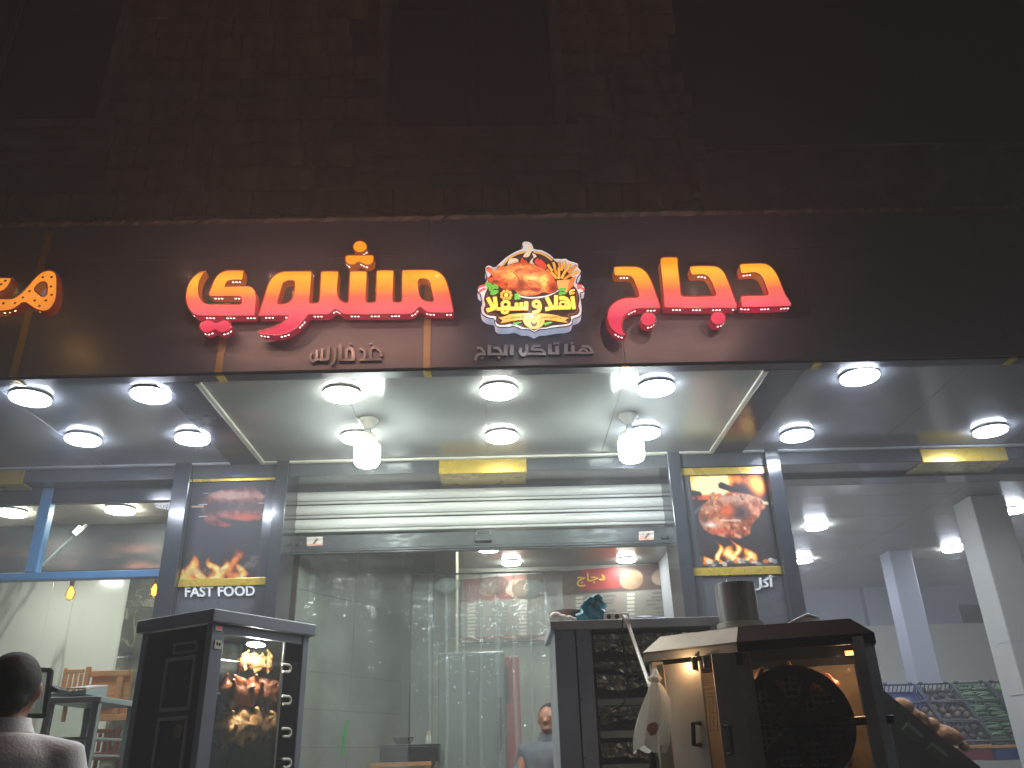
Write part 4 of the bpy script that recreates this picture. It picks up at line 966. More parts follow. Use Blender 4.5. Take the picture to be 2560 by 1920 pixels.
# menu board on the back wall
def menu(w_, h, seed, head):
    u, v = np.meshgrid(np.linspace(0, 1, w_), np.linspace(0, 1, h)); r = np.random.RandomState(seed)
    img = np.zeros((h, w_, 3)); img[:] = (134, 131, 124)
    img = lay(img, (v < head).astype(float), (80, 62, 58)); n = vnoise(h, w_, 8, 12, seed)
    img = lay(img, ((v < head) & (u < .30)).astype(float)*.9, (120, 56, 54))
    for cx, rad, col in ((.12, .05, (160, 140, 112)), (.26, .075, (186, 168, 138)), (.48, .07, (96, 84, 70)), (.79, .075, (196, 160, 122)), (.93, .06, (206, 186, 160))):
        mk = (np.hypot((u-cx)*2.6, (v-head*.55)) < rad*1.9) & (v < head); img = lay(img, mk.astype(float)*.6, np.clip(np.array(col)[None, None]+(n[..., None]-.5)*110, 0, 255))
    img = lay(img, ((v < head*.86) & (u > .555) & (u < .735)).astype(float), (150, 38, 40))
    for c0, c1 in ((.03, .24), (.27, .5), (.53, .74), (.77, .98)):
        img = lay(img, ((u > c1-.012) & (u < c1-.006) & (v > head)).astype(float)*.5, (190, 120, 110))
        for k in range(10):
            y = head+.05+(1-head-.1)*k/10
            if y > .92: continue
            img = lay(img, ((abs(v-y-.03) < .004) & (u > c0) & (u < c1-.02)).astype(float)*.5, (120, 114, 108))
            l_ = .04+.06*r.rand()
            img = lay(img, ((abs(v-y) < .014) & (u > c1-.025-l_) & (u < c1-.025) & (n > .36)).astype(float)*.75, (92, 86, 84))
            img = lay(img, ((abs(v-y) < .016) & (u > c0) & (u < c0+.035)).astype(float)*.7, (232, 226, 214))
    img = lay(img, (v > .935).astype(float), np.stack([90+90*(n > .55), 72+80*(n > .55), 66+72*(n > .55)], -1)); img = lay(img, ((v > .91) & (v <= .935)).astype(float), (150, 60, 50))
    return img
mb = thing('menu_board', 'wide menu board with red heading and rows of small print on the back wall', 'menu board', P(1400, 1500, YB-.05))
ym = YB-.06
tl, tr, bl, br = P(1142, 1450, ym), P(1690, 1405, ym), P(1142, 1608, ym), P(1690, 1590, ym)
MB().hull8([tl, tr, br, bl], [q+Vector((0, .05, 0)) for q in (tl, tr, br, bl)]).build('board', M['black'], mb)
o_ = Vector((0, -.004, 0)); s_ = Vector((.05, 0, 0))
grid_print('menu_print', tl+o_+s_, tr+o_, bl+o_+s_, br+o_, menu(260, 110, 3, .36), M['poster'], mb)
M['menu_yellow'] = mat('menu_yellow', (226, 186, 70), .4, var=0)
put_text('lettering', shape_arabic('\u062F\u062C\u0627\u062C'), P(1442, 1434, ym-.012), P(1512, 1428, ym-.012), P(1442, 1468, ym-.012), M['menu_yellow'], mb, .02, .004)
# lights inside the middle shop; the deep one is a reflection built as a lamp
for px, py, lb in ((1222, 1377, 'round ceiling light inside the middle shop just under the shutter lock'), (1278, 1425, 'round ceiling light deep inside the middle shop above the menu heading'), (1563, 1408, 'small round ceiling light above the right end of the menu board')):
    p = PZ(px, py, zc-.03); place_disc(proto_w, (p.x, min(p.y, YB-.3), zc), lb, 'round lights inside the middle shop', .85)

# ------------------------------------------------------------------ left shop
M['blue_frame'] = mat('blue_frame', (84, 128, 166), .35, var=.06, coat=.2)
M['marble'] = tile_mat('marble', ((214, 217, 204), (230, 231, 220)), (1.2, 1, .35), .8, .18, veins=(112, 112, 102), coat=.3)
M['green_marble'] = tile_mat('green_marble', ((34, 40, 36), (104, 106, 88)), (1, 1, 1), 3.2, .15, veins=(170, 168, 140), coat=.3)
M['ceil_tile'] = mat('ceil_tile', (196, 184, 168), .6, var=.08, scale=8, stretch=(6, 1, 1))
zcl = 3.5
YG = 6.42
gl_ = thing('shop_window', 'blue framed glass shop window of the left shop', 'window', P(150, 1440, YG))
zbar0, zbar1 = P(200, 1449, YG).z, P(200, 1430, YG).z
xR = P(405, 1440, YG).x
MB().box(-5.2, xR, YG-.03, YG+.05, zbar0, zbar1, bev=.006).build('transom_bar', M['blue_frame'], gl_)
ma = P(80, 1430, YG); mbx = ma.x
MB().box(mbx-.045, mbx+.045, YG-.03, YG+.05, zbar1+.001, zl+.02, bev=.006).build('mullion', M['blue_frame'], gl_)
MB().box(-5.2, xR, YG-.025, YG+.04, zl-.125, zl-.001, bev=.004).build('head_rail', M['cladding_dark'], gl_)
MB().box(-5.2, mbx-.047, YG, YG+.006, zbar1, zl-.07).build('pane', M['glass'], gl_); MB().box(mbx+.047, xR-.002, YG, YG+.006, zbar1, zl-.07).build('pane', M['glass'], gl_)
ls = struct(MB().box(-5.2, -2.05, YW+.32, 12, zcl+.012, zcl+.05).build('ceiling', M['ceil_mid']))
for i in range(6):
    for j in range(2):
        x0 = -5.2+i*.6; y0 = 6.5+j*.6
        if x0+.59 < -2.0: MB().box(x0, x0+.594, y0, y0+.594, zcl, zcl+.012, bev=.003).build('ceiling_tile', M['ceil_tile'], ls)
Yk = 7.35; zk0 = P(200, 1428, Yk).z
bk = thing('painted_bulkhead', 'dark bulkhead with a faint reddish food picture behind the window glass', 'bulkhead', (-3.2, Yk, zk0))
MB().box(-5.2, -2.05, Yk, Yk+.25, zk0, zcl-.001).build('panel', M['black'], bk)
def bulk(h=40, w_=150):
    u, v = np.meshgrid(np.linspace(0, 1, w_), np.linspace(0, 1, h)); n = vnoise(h, w_, 3, 7, 31, 4); n2 = vnoise(h, w_, 6, 14, 33, 3); img = np.zeros((h, w_, 3)); img[:] = (30, 32, 38)
    k = np.clip((n-.42)*3, 0, 1)*np.clip((v-.15)*3, 0, 1); img = lay(img, k, np.stack([84+60*n2, 52+40*n2, 46+34*n2], -1))
    for cx, cy_, r_ in ((.62, .75, .12), (.8, .6, .16), (.93, .85, .14), (.3, .7, .14)):
        d = np.hypot(u-cx, (v-cy_)*.28); img = lay(img, (abs((d/r_*6) % 1-.5) < .12)*(d < r_)*.10, (150, 120, 108))
    return img
grid_print('picture', Vector((-5.1, Yk-.004, zcl-.04)), Vector((-2.06, Yk-.004, zcl-.04)), Vector((-5.1, Yk-.004, zk0+.01)), Vector((-2.06, Yk-.004, zk0+.01)), bulk(), M['poster'], bk)
YM = 9.0
wl = struct(MB().box(-5.6, -1.9, YM+.01, YM+.15, .12, zcl+.01).build('back_wall', M['mortar']))
xs_ = [-5.6, P(-140, 1600, YM).x, P(106, 1600, YM).x, P(165, 1600, YM).x, P(303, 1600, YM).x]
for i in range(4):
    m_ = M['marble']
    for z0_, z1_ in ((.13, 1.4), (1.4, zcl)):
        MB().box(xs_[i]+.0015, xs_[i+1]-.0015, YM-.008, YM+.008, z0_+.0015, z1_-.0015, bev=.002).build('marble_slab', m_, wl)
gz = [.13]+[P(380, y, YM).z for y in (1740, 1640, 1520)]+[zcl]
for i in range(4):
    for a, b in ((xs_[4], xs_[4]+.42), (xs_[4]+.42, -1.9)):
        MB().box(a+.0015, b-.0015, YM-.03, YM+.008, gz[i]+.002, gz[i+1]-.002, bev=.002).build('dark_tile', M['green_marble'], wl)
struct(MB().box(-2.06, -2.0, YW+.34, YM-.04, .12, zcl).build('party_wall', M['wall_pale']))
for px, py, lb, g in ((276, 1262, 'round ceiling light cut by the head of the blue framed window', None), (10, 1275, 'bright round ceiling light behind the glass, left of the blue mullion', None)):
    p = PZ(px, py, zcl-.03); p.y = max(p.y, 6.85); place_disc(proto_w, (p.x, p.y, zcl), lb, 'round lights inside the left shop')
for i, x in enumerate((-4.6, -3.4, -2.6)):  # unseen lights added to brighten the deeper part of the left shop
    place_disc(proto_w, (x, 8.2, zcl), 'round ceiling light behind the painted bulkhead of the left shop', 'round lights inside the left shop')
# window stay: a slanting bright metal bar behind the pane
a = P(107, 1414, 6.62); b = P(216, 1312, 6.62)
wsy = tag(MB().tube([a, b], .014, 8).build('window_stay', M['trim']), 'slanting bright metal bar behind the blue framed pane', 'bar')
q = P(200, 1326, 6.6); r = b-a
lp = thing('tube_lamp', 'short bright lamp at the top of the slanting bar', 'lamp', a+r*.78)  # the bar's bright reflection, added as a glowing tube with a cap
M['lamp_small'] = emat('lamp_small', (240, 250, 230), 8)
d = r.normalized(); MB().tube([a+r*.76+Vector((0, -.03, 0)), a+r*.92+Vector((0, -.03, 0))], [.02, .024], 10).build('tube', M['lamp_small'], lp); MB().tube([a+r*.74+Vector((0, -.03, 0)), a+r*.758+Vector((0, -.03, 0))], .022, 10).build('cap', M['steel'], lp)
M['filament'] = emat('filament', (255, 176, 60), 9)
M['amber_glass'] = glass_mat('amber_glass', (1, .82, .5), .05, .03)
for px, py, lb in ((176, 1484, 'amber pendant bulb in front of the white marble wall'), (386, 1477, 'amber pendant bulb in front of the dark green tiles')):
    p = P(px, py, 7.7); t = thing('pendant_bulb', lb, 'pendant lamp', (p.x, p.y, p.z), 'amber pendant bulbs in the left shop')
    MB().tube([(p.x, p.y, p.z+.17), (p.x, p.y, zcl)], .004, 6).build('cord', M['black'], t)
    MB().lathe([(.004, .18), (.018, .16), (.022, .10), (.02, .075)], p, 14).build('lamp_holder', mat('holder', (120, 84, 60), .4, metal=.4), t, smooth=True)
    MB().lathe([(.016, .075), (.034, .04), (.046, 0), (.042, -.03), (.024, -.06), (.004, -.07)], p, 16).build('bulb_glass', M['amber_glass'], t, smooth=True)
    MB().lathe([(.004, .06), (.02, .03), (.026, 0), (.02, -.03), (.004, -.045)], p, 12).build('filament', M['filament'], t, smooth=True)

# ------------------------------------------------------------------ right shop (greengrocer)
M['ceil_right'] = mat('ceil_right', (150, 148, 138), .35, var=.06, scale=2, coat=.1)
M['paint_lilac'] = mat('paint_lilac', (172, 175, 186), .6, var=.05, scale=2)
M['paint_cream'] = mat('paint_cream', (204, 203, 194), .55, var=.06, scale=2)
zr = 3.6; YR = 12.2
xL = 2.1
ms = struct(MB().box(xL, 9, YW+.3, YR+.3, zr+.012, zr+.06).build('ceiling', M['mortar']))
for j in range(8):
    for i in range(3):
        x0 = xL+i*2.2; y0 = YW+.34+j*.73
        MB().box(x0+.003, x0+2.197, y0+.003, y0+.727, zr, zr+.012).build('ceiling_tile', M['ceil_right'], ms)
struct(MB().box(xL-.2, 9, YR, YR+.15, .12, zr+.01).build('back_wall', M['paint_lilac']))
zw = P(2300, 1563, 12.1).z
struct(MB().box(xL-.2, 9, 12.02, YR-.002, .12, zw).build('wainscot', M['paint_cream']))
struct(MB().box(xL-.25, xL-.1, YW+.34, YR, .12, zr+.01).build('party_wall', M['paint_lilac']))
struct(MB().box(xL-.2, 9, YW+.3, YR, .12, .132).build('shop_floor', M['floor_tile']))
for (pa, pb, top, lb) in ((2240, 2297, 1399, 'square white column in the middle of the vegetable shop'), (2446, 2534, 1257, 'broad cream column at the right edge of the vegetable shop')):
    Yc = 9.7 if pa < 2300 else 7.45
    a = P(pa, top+60, Yc).x; b = P(pb, top+60, Yc).x
    c = thing('column', lb, 'column', ((a+b)/2, Yc, .12))
    MB().box(a, b, Yc, Yc+(b-a), .14, zr-.001, bev=.012).build('shaft', M['paint_lilac'] if pa < 2300 else M['paint_cream'], c)
    if pa > 2300:
        zt_ = P(2470, 1736, Yc).z; MB().box(a-.006, b+.006, Yc-.006, Yc+.2, zt_-.006, zt_, bev=.001).build('tile_edge', M['trim'], c)
        zt_ = P(2470, 1604, Yc).z; MB().box(a-.003, b+.003, Yc-.002, Yc+.2, zt_-.004, zt_).build('crack_line', M['steel_dark'], c)
a = P(2403, 1519, YR); b = P(2478, 1553, YR)
v_ = thing('wall_vent', 'dark rectangular opening high on the back wall of the vegetable shop', 'vent', a); MB().box(a.x, b.x, YR-.02, YR-.001, b.z, a.z).build('opening', M['black'], v_)
for x0, x1, z0_, z1_ in ((a.x-.03, a.x, b.z-.03, a.z+.03), (b.x, b.x+.03, b.z-.03, a.z+.03), (a.x, b.x, a.z, a.z+.03), (a.x, b.x, b.z-.03, b.z)): MB().box(x0, x1, YR-.03, YR-.001, z0_, z1_).build('frame_bar', M['black'], v_)
xx = P(2160, 1530, YR)
struct(MB().box(xx.x, xx.x+.5, YR-.12, YR-.003, .13, zr-.001).build('wall_pier', M['paint_lilac']))
M['lamp_hall'] = emat('lamp_hall', (232, 240, 255), 170); proto_h = disc_proto(M['lamp_hall'])
for px, py, lb in ((2127, 1200, 'round ceiling light just under the lintel of the vegetable shop'), (2042, 1320, 'round glaring ceiling light inside the vegetable shop beside the dark post'), (2382, 1376, 'round ceiling light between the two columns of the vegetable shop'), (2535, 1279, 'round ceiling light touching the edge of the broad cream column'), (2008, 1404, 'round ceiling light mostly hidden by the right poster pillar')):
    p = PZ(px, py, zr-.03); place_disc(proto_h, (p.x, p.y, zr), lb, 'round lights inside the vegetable shop', .9)
# ------------------------------------------------------------------ shared tools for soft shapes
def voxel(mb, size, it=6, dec=None):
    me = bpy.data.meshes.new('soft'); me.from_pydata([tuple(v) for v in mb.v], [], mb.f)
    bm = bmesh.new(); bm.from_mesh(me); bmesh.ops.recalc_face_normals(bm, faces=bm.faces[:]); bm.to_mesh(me); bm.free()
    o = bpy.data.objects.new('soft', me); C.objects.link(o)
    r = o.modifiers.new('r', 'REMESH'); r.mode = 'VOXEL'; r.voxel_size = size
    s = o.modifiers.new('s', 'SMOOTH'); s.iterations = it; s.factor = .5
    if dec: d_ = o.modifiers.new('d', 'DECIMATE'); d_.ratio = dec
    res = bpy.data.meshes.new_from_object(o.evaluated_get(bpy.context.evaluated_depsgraph_get()))
    bpy.data.objects.remove(o); bpy.data.meshes.remove(me)
    res.polygons.foreach_set('use_smooth', [True]*len(res.polygons)); return res
def place_mesh(name, me, m_, parent=None, loc=None, M_=None):
    me.name = name
    if M_ is not None: me.transform(M_)
    if parent is not None and loc is None: me.transform(Matrix.Translation(-wloc(parent)))
    o = new_obj(name, me, m_, parent)
    if loc is not None: o.location = loc
    return o
def frame_m(o, ex, ey, ez=Vector((0, 0, 1))):
    m = Matrix.Identity(4)
    for i, a in enumerate((ex, ey, ez)): m[0][i], m[1][i], m[2][i] = a
    m.translation = o; return m

# ------------------------------------------------------------------ rotisserie oven in front of the left pillar
M['oven'] = mat('oven', (128, 134, 144), .38, metal=.2, var=.12, scale=3)
M['oven_side'] = mat('oven_side', (22, 24, 32), .4, metal=.25, var=.12, scale=3)
M['oven_in'] = mat('oven_in', (130, 132, 128), .22, metal=.6, var=.3, scale=5)
M['chick_gold'] = mat('chick_gold', (244, 184, 118), .45, var=.5, scale=22, bump=.4, bscale=60, coat=.1)
M['chick_brown'] = mat('chick_brown', (158, 88, 52), .3, var=.6, scale=22, bump=.4, bscale=60, coat=.15)
M['oven_lamp'] = emat('oven_lamp', (255, 248, 236), 240)
e1 = Vector((.53, .85, 0)).normalized(); e2 = Vector((-e1.y, e1.x, 0)); W1, W2 = .64, .52
c0 = P(535, 1540, 4.0); C0 = Vector((c0.x, 4.0, 0)); OM = frame_m(C0, e1, e2)
zt_ = P(535, 1523, 4.0).z
ov = thing('rotisserie_oven', 'tall dark rotisserie oven with glass door and chickens on spits', 'oven', C0+Vector((0, 0, .12)))
def ob(name, b, m_, par=ov, bev=.003): return MB().box(*b, M=OM, bev=bev).build(name, m_, par)
ob('top_cap', (-.025, W1+.025, -.025, W2+.025, zt_-.062, zt_), M['oven'], bev=.006)
for x in (0, W1-.04):
    for y in (0, W2-.04): ob('corner_post', (x, x+(.075 if x == 0 and y == 0 else .04), y, y+.04, .12, zt_-.064), M['oven'])
ob('side_panel', (.004, .012, .041, W2-.041, .13, zt_-.066), M['oven_side'])
# pressed frames on the dark side, kept as parts
def side_frame(y0, y1, z0_, z1_, t_=.016):
    for b in ((-.008, .003, y0, y1, z0_, z0_+t_), (-.008, .003, y0, y1, z1_-t_, z1_), (-.008, .003, y0, y0+t_, z0_+t_+.001, z1_-t_-.001), (-.008, .003, y1-t_, y1, z0_+t_+.001, z1_-t_-.001)): ob('pressed_rim', b, M['oven'], bev=.002)
nrmL = -e1
def zL(px, py): return PL(px, py, C0, nrmL).z
side_frame(.085, .30, zL(470, 1775), zL(470, 1640)); side_frame(.085, .30, zL(460, 2000), zL(460, 1790)); side_frame(.085, .26, zL(470, 1632), zL(470, 1605), .01)
q = PL(450, 1827, C0, nrmL)+nrmL*.004; MB().lathe([(.001, 0), (.028, 0), (.028, .006), (.018, .010), (.001, .010)], (0, 0, 0), 20)
mm = MB().lathe([(.001, 0), (.030, 0), (.030, .006), (.018, .010), (.001, .010)], (0, 0, 0), 20); RM = frame_m(q, e2, Vector((0, 0, 1)), nrmL); mm.v = [RM @ v for v in mm.v]; mm.build('round_badge', M['gold'], ov)
ob('back_panel', (.02, W1-.02, W2-.03, W2-.02, .13, zt_-.064), M['oven_in']); ob('far_panel', (W1-.03, W1-.02, .02, W2-.03, .13, zt_-.064), M['oven_in']); ob('lower_door', (.08, W1-.05, .005, .02, .13, .98), M['oven_side'])
ob('hearth', (.02, W1-.03, .03, W2-.03, .98, 1.0), M['oven_in'])
ob('head_panel', (.08, W1-.045, .008, .03, zt_-.105, zt_-.064), M['oven'])
ob('glass_door', (.078, W1*.72, .004, .010, 1.0, zt_-.106), glass_mat('oven_glass', (.86, .9, .88), .05, .03), bev=0)
ob('door_stile', (W1*.72+.001, W1*.72+.014, -.002, .012, .98, zt_-.106), M['steel'])
ob('mirror_strip', (W1*.72+.016, W1-.042, .006, .012, .98, zt_-.106), mat('dark_mirror', (30, 34, 38), .1, metal=.7, var=.2))
fr = lambda px, py, d=.15: PL(px, py, C0+e2*d, -e2)
for py in (1662, 1741, 1822, 1898):
    p = PL(712, py, C0, -e2)-e2*.012; r_ = .022
    MB().tube([p+e1*(-.03), p+e1*.005]+[p+e1*(.012+.02*math.sin(a))+Vector((0, 0, -.018+.018*math.cos(a))) for a in (0.3, .9, 1.57, 2.2, 2.84)]+[p+e1*.005+Vector((0, 0, -.036)), p+e1*-.02+Vector((0, 0, -.036))], .007, 8).build('spit_handle', M['white_plastic'], ov, smooth=True)
p = PL(640, 1612, C0+e2*.045, -e2); q = MB().ellip((0, 0, 0), (.055, .03, .012)); q.v = [frame_m(p, e1, e2) @ v for v in q.v]; q.build('oven_lamp', M['oven_lamp'], ov, smooth=True)
for pos, hs in (((545, 1571), (.022, .011)), ((543, 1611), (.022, .02))):
    p = PL(*pos, C0-e2*.002, -e2); q = MB().box(-hs[0]*.9, hs[0]*.9, -.0015, .0005, -hs[1], hs[1], M=frame_m(p-e2*.001+e1*.004, e1, e2)); o = q.build('sticker', M['white_plastic'], ov); 
    q = MB().box(-hs[0]*.5, -.002, -.0025, -.0016, -hs[1]*.2, hs[1]*.5, M=frame_m(p-e2*.001+e1*.004, e1, e2)).box(.002, hs[0]*.6, -.0025, -.0016, -hs[1]*.3, hs[1]*.4, M=frame_m(p-e2*.001+e1*.004, e1, e2)); o2 = q.build('sticker_print', M['black'] if pos[1] > 1600 else M['lg_red'], o); o2['kind'] = 'stuff'
def chicken_mesh(seed):
    r = random.Random(seed); m = MB()
    m.ellip((0, 0, 0), (.060, .052, .055)); m.ellip((.02, 0, .012), (.05, .045, .048))
    for s in (-1, 1):
        m.ellip((-.035, s*.042, -.012+r.uniform(-.01, .01)), (.036, .024, .03), Matrix.Rotation(s*.5, 3, 'Z')); m.tube([(-.05, s*.045, -.02), (-.085, s*.03, -.03+r.uniform(-.02, .02))], [.016, .010], 8); m.ellip((-.088, s*.03, -.03), (.012, .012, .012))
        m.ellip((.038, s*.05, .0+r.uniform(-.01, .01)), (.034, .014, .018), Matrix.Rotation(-s*.6, 3, 'Z')); m.ellip((.02, s*.06, -.02), (.03, .012, .014), Matrix.Rotation(s*.9, 3, 'Z'))
    m.tube([(.06, 0, .01), (.085, 0, .02)], [.02, .012], 8)
    return voxel(m, .008, 4)
cm = [chicken_mesh(k) for k in range(3)]
cmb = [m_.copy() for m_ in cm]
for k in range(3): cm[k].materials.append(M['chick_gold']); cmb[k].materials.append(M['chick_brown'])
r_ = random.Random(6)
rows = ((1656, (612, 640, 668), .62, cm, 'top'), (1735, (570, 600, 630, 660, 690), .95, cmb, 'middle'), (1822, (564, 592, 620, 650, 680), 1.05, cm, 'bottom'))
for py, xs2, s_, ms_, nm in rows:
    for k, px in enumerate(xs2):
        p = fr(px, py); o = bpy.data.objects.new('roast_chicken', ms_[k % 3]); C.objects.link(o)
        R_ = Matrix.Rotation(math.atan2(e1.y, e1.x)+math.pi/2*(k % 2)*.5, 4, 'Z') @ Matrix.Rotation(r_.uniform(-1.2, 1.2), 4, 'X') @ Matrix.Rotation(math.pi/2+r_.uniform(-.4, .4), 4, 'Y')
        o.matrix_world = Matrix.Translation(p+Vector((0, 0, r_.uniform(-.008, .008)))) @ R_ @ Matrix.Scale(s_*r_.uniform(.94, 1.08), 4)
        tag(o, {'top': 'pale roast chicken on the top spit of the glass oven', 'middle': 'brown roast chicken on the middle spit of the glass oven', 'bottom': 'golden roast chicken on the lowest full spit of the glass oven'}[nm], 'roast chicken', 'chickens on the oven spits')
    a = fr(xs2[0], py); b = fr(xs2[-1], py); d_ = e1
    o = MB().tube([C0+e1*.05+e2*.15+Vector((0, 0, a.z)), C0+e1*(W1-.05)+e2*.15+Vector((0, 0, a.z))], .005, 6).build('spit', M['steel'], ov)

# ------------------------------------------------------------------ steel tray rack
YC = 4.3
M['zinc_top'] = mat('zinc_top', (206, 212, 220), .35, metal=.2, var=.08)
X0, X1 = P(1385, 1570, YC).x, P(1800, 1560, YC).x
ztp = P(1400, 1553, YC).z
rk = thing('tray_rack', 'tall steel rack cabinet with foil lined trays in the shop doorway', 'rack', ((X0+X1)/2, YC, .12))
MB().box(X0-.02, X1+.02, YC-.02, YC+.62, ztp-.045, ztp, bev=.004).build('top_slab', M['zinc_top'], rk)
pw1 = P(1442, 1650, YC).x
MB().box(X0, pw1-.004, YC, YC+.05, .12, ztp-.047, bev=.003).build('front_post', M['steel_dark'], rk); MB().box(pw1+.004, P(1482, 1650, YC).x, YC+.006, YC+.05, .12, ztp-.047, bev=.003).build('front_post', M['steel_dark'], rk)
xA = P(1486, 1650, YC).x
MB().box(X1-.05, X1, YC, YC+.05, .12, ztp-.047, bev=.003).build('front_post', M['steel_dark'], rk)
MB().box(X0, X0+.012, YC+.052, YC+.6, .13, ztp-.047).build('side_sheet', M['steel_dull'], rk); MB().box(X1-.012, X1, YC+.052, YC+.6, .13, ztp-.047).build('side_sheet', M['steel_dull'], rk); MB().box(X0+.014, X1-.014, YC+.59, YC+.6, .13, ztp-.047).build('back_sheet', M['steel_dark'], rk)
M['foil'] = mat('foil', (188, 188, 180), .16, metal=1, var=.1)
for k, py in enumerate((1592, 1660, 1692, 1752, 1772, 1832, 1862, 1915)):
    z = P(1600, py, YC+.06).z; tr_ = MB().box(xA+.004, X1-.055, YC+.03, YC+.58, z-.014, z-.006, bev=.002).build('tray', M['steel_dark'], rk)
    MB().box(xA+.004, X1-.055, YC+.022, YC+.03, z-.022, z+.012, bev=.002).build('tray_lip', M['steel_dull'], tr_)
    if k % 2 == 0 or k == 1:
        h_ = .075 if k == 0 else .05; g = MB(); nx, nz = 34, 9; r2 = random.Random(k+40); vs = []
        for j in range(nz+1):
            for i in range(nx+1):
                x = xA+.006+(X1-.062-xA)*i/nx; zz = z-.004-h_*j/nz*(1 if k != 1 else .6)
                if j == 0: zz += .012
                vs.append(Vector((x, YC+.012-.006*(j/nz)+r2.uniform(-.011, .011), zz+r2.uniform(-.006, .006)+(.012*math.sin(i*.4+k) if j == nz else 0))))
        g.add(vs, [(j*(nx+1)+i, j*(nx+1)+i+1, (j+1)*(nx+1)+i+1, (j+1)*(nx+1)+i) for j in range(nz) for i in range(nx)])
        g.build('foil_sheet', M['foil'], tr_, fix=False)
for px, py in ((1456, 1600), (1400, 1598), (1462, 1895), (1452, 1748)):
    p = P(px, py, YC-.004); MB().ellip(p, (.006, .004, .006), nu=8, nv=6).build('rivet', M['steel'], rk, smooth=True)

# things lying on top of the rack
M['cyan_bag'] = mat('cyan_bag', (40, 140, 158), .3, var=.25, scale=8, coat=.3)
p = P(1480, 1550, YC+.1); p.z = ztp; m = MB(); r2 = random.Random(2)
for c_, r3 in (((-.05, 0, .03), (.045, .05, .035)), ((.0, .01, .055), (.05, .05, .05)), ((.045, 0, .075), (.035, .04, .05)), ((-.03, .0, .07), (.025, .03, .04)), ((.04, 0, .03), (.04, .05, .03))): m.ellip(p+Vector(c_), r3)
m.tube([p+Vector((-.05, -.02, .08)), p+Vector((-.02, -.02, .115)), p+Vector((.03, -.02, .135)), p+Vector((.065, -.02, .12))], [.012, .015, .016, .01], 8)
me = voxel(m, .009, 2)
for v in me.vertices:
    k = Vector(v.co); v.co.x += .006*math.sin(k.z*140+k.x*60); v.co.z += .004*math.sin(k.x*150); v.co.y += .006*math.sin(k.x*110+k.z*90)
bg_ = place_mesh('plastic_bag', me, M['cyan_bag']); tag(bg_, 'crumpled cyan plastic bag on top of the steel rack', 'bag')
p = P(1412, 1553, YC+.12); p.z = ztp
bs = thing('food_basin', 'pinkish round basin of white bundles on top of the steel rack', 'basin', p)
MB().lathe([(.05, 0), (.075, .06), (.08, .075), (.074, .075), (.046, .008)], p+Vector((.02, .05, 0)), 24, False).build('bowl', mat('basin', (150, 116, 116), .4), bs, smooth=True)
for dx, dz, r3 in ((-.05, .03, .034), (-.015, .022, .028), (.02, .018, .024), (.045, .014, .018)): MB().ellip(p+Vector((dx, -.05, dz)), (r3, r3*.8, r3*.9)).build('bundle', M['white_plastic'], bs, smooth=True)
p = P(1543, 1547, YC+.06); p.z = ztp
ps = thing('power_strip', 'white power strip with dark sockets on top of the steel rack', 'power strip', p)
MB().box(p.x-.07, p.x+.065, p.y-.02, p.y+.03, ztp+.002, ztp+.042, bev=.006).build('housing', M['white_plastic'], ps)
for k in range(3): MB().ellip((p.x-.045+k*.042, p.y-.021, ztp+.022), (.012, .004, .012)).build('socket', M['black'], ps, smooth=True)
def wire(name, pts, r, m_, label, cat):
    q = [Vector(a) for a in pts]; res = []
    for i in range(len(q)-1):
        p0 = q[max(i-1, 0)]; p1 = q[i]; p2 = q[i+1]; p3 = q[min(i+2, len(q)-1)]
        for k in range(6):
            t = k/6; res.append(.5*((2*p1)+(-p0+p2)*t+(2*p0-5*p1+4*p2-p3)*t*t+(-p0+3*p1-3*p2+p3)*t**3))
    res.append(q[-1]); return tag(MB().tube(res, r, 6).build(name, m_, smooth=True), label, cat)
wire('cable', [P(1560, 1540, YC+.04), P(1566, 1545, YC-.05), P(1574, 1570, YC-.06), P(1598, 1640, 4.1), P(1622, 1708, 3.8), P(1640, 1760, 3.75)], .009, M['white_plastic'], 'white cable hanging from the power strip towards the grill', 'cable')
wire('wire', [P(1556, 1548, YC-.03), P(1558, 1600, YC-.05), P(1566, 1680, YC-.05), P(1567, 1735, YC-.05), P(1555, 1762, YC-.06), P(1530, 1776, YC-.06)], .004, M['black'], 'thin black wire looping down in front of the foil trays', 'wire')
p = P(1612, 1545, YC+.16); p.z = ztp
m = MB().ellip(p+Vector((0, 0, .012)), (.11, .05, .03)); m.ellip(p+Vector((.08, 0, .01)), (.08, .05, .022)); tag(place_mesh('cloth', voxel(m, .012, 4), M['oven_side']), 'dark folded cloth lying on top of the steel rack', 'cloth')

# ------------------------------------------------------------------ drum grill on the right
A = Vector((.615, 3.56, 0)); B = Vector((.923, 3.3, 0)); Cc = Vector((1.372, 3.14, 0)); D = Vector((1.64, 3.9, 0)); E = Vector((.92, 4.12, 0))
ze = P(1856, 1630, 3.3).z
gr = thing('drum_grill', 'steel charcoal grill cabinet with sloping hood, open doors and a black mesh drum', 'grill', (1.1, 3.6, .12))
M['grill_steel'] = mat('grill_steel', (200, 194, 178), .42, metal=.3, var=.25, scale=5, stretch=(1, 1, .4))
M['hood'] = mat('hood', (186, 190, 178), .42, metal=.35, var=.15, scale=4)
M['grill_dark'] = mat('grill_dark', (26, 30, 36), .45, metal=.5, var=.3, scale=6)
M['post_grey'] = mat('post_grey', (172, 174, 164), .45, metal=.3, var=.2)
M['mesh_grey'] = mat('mesh_grey', (150, 152, 156), .4, metal=.5)
M['soot'] = mat('soot', (14, 15, 17), .55, var=.3, scale=6, bump=.2)
pl_ = [A, B, Cc, D, E]; cen = sum(pl_, Vector())/5
def off(p, k, z): return Vector((cen.x+(p.x-cen.x)*k, cen.y+(p.y-cen.y)*k, z))
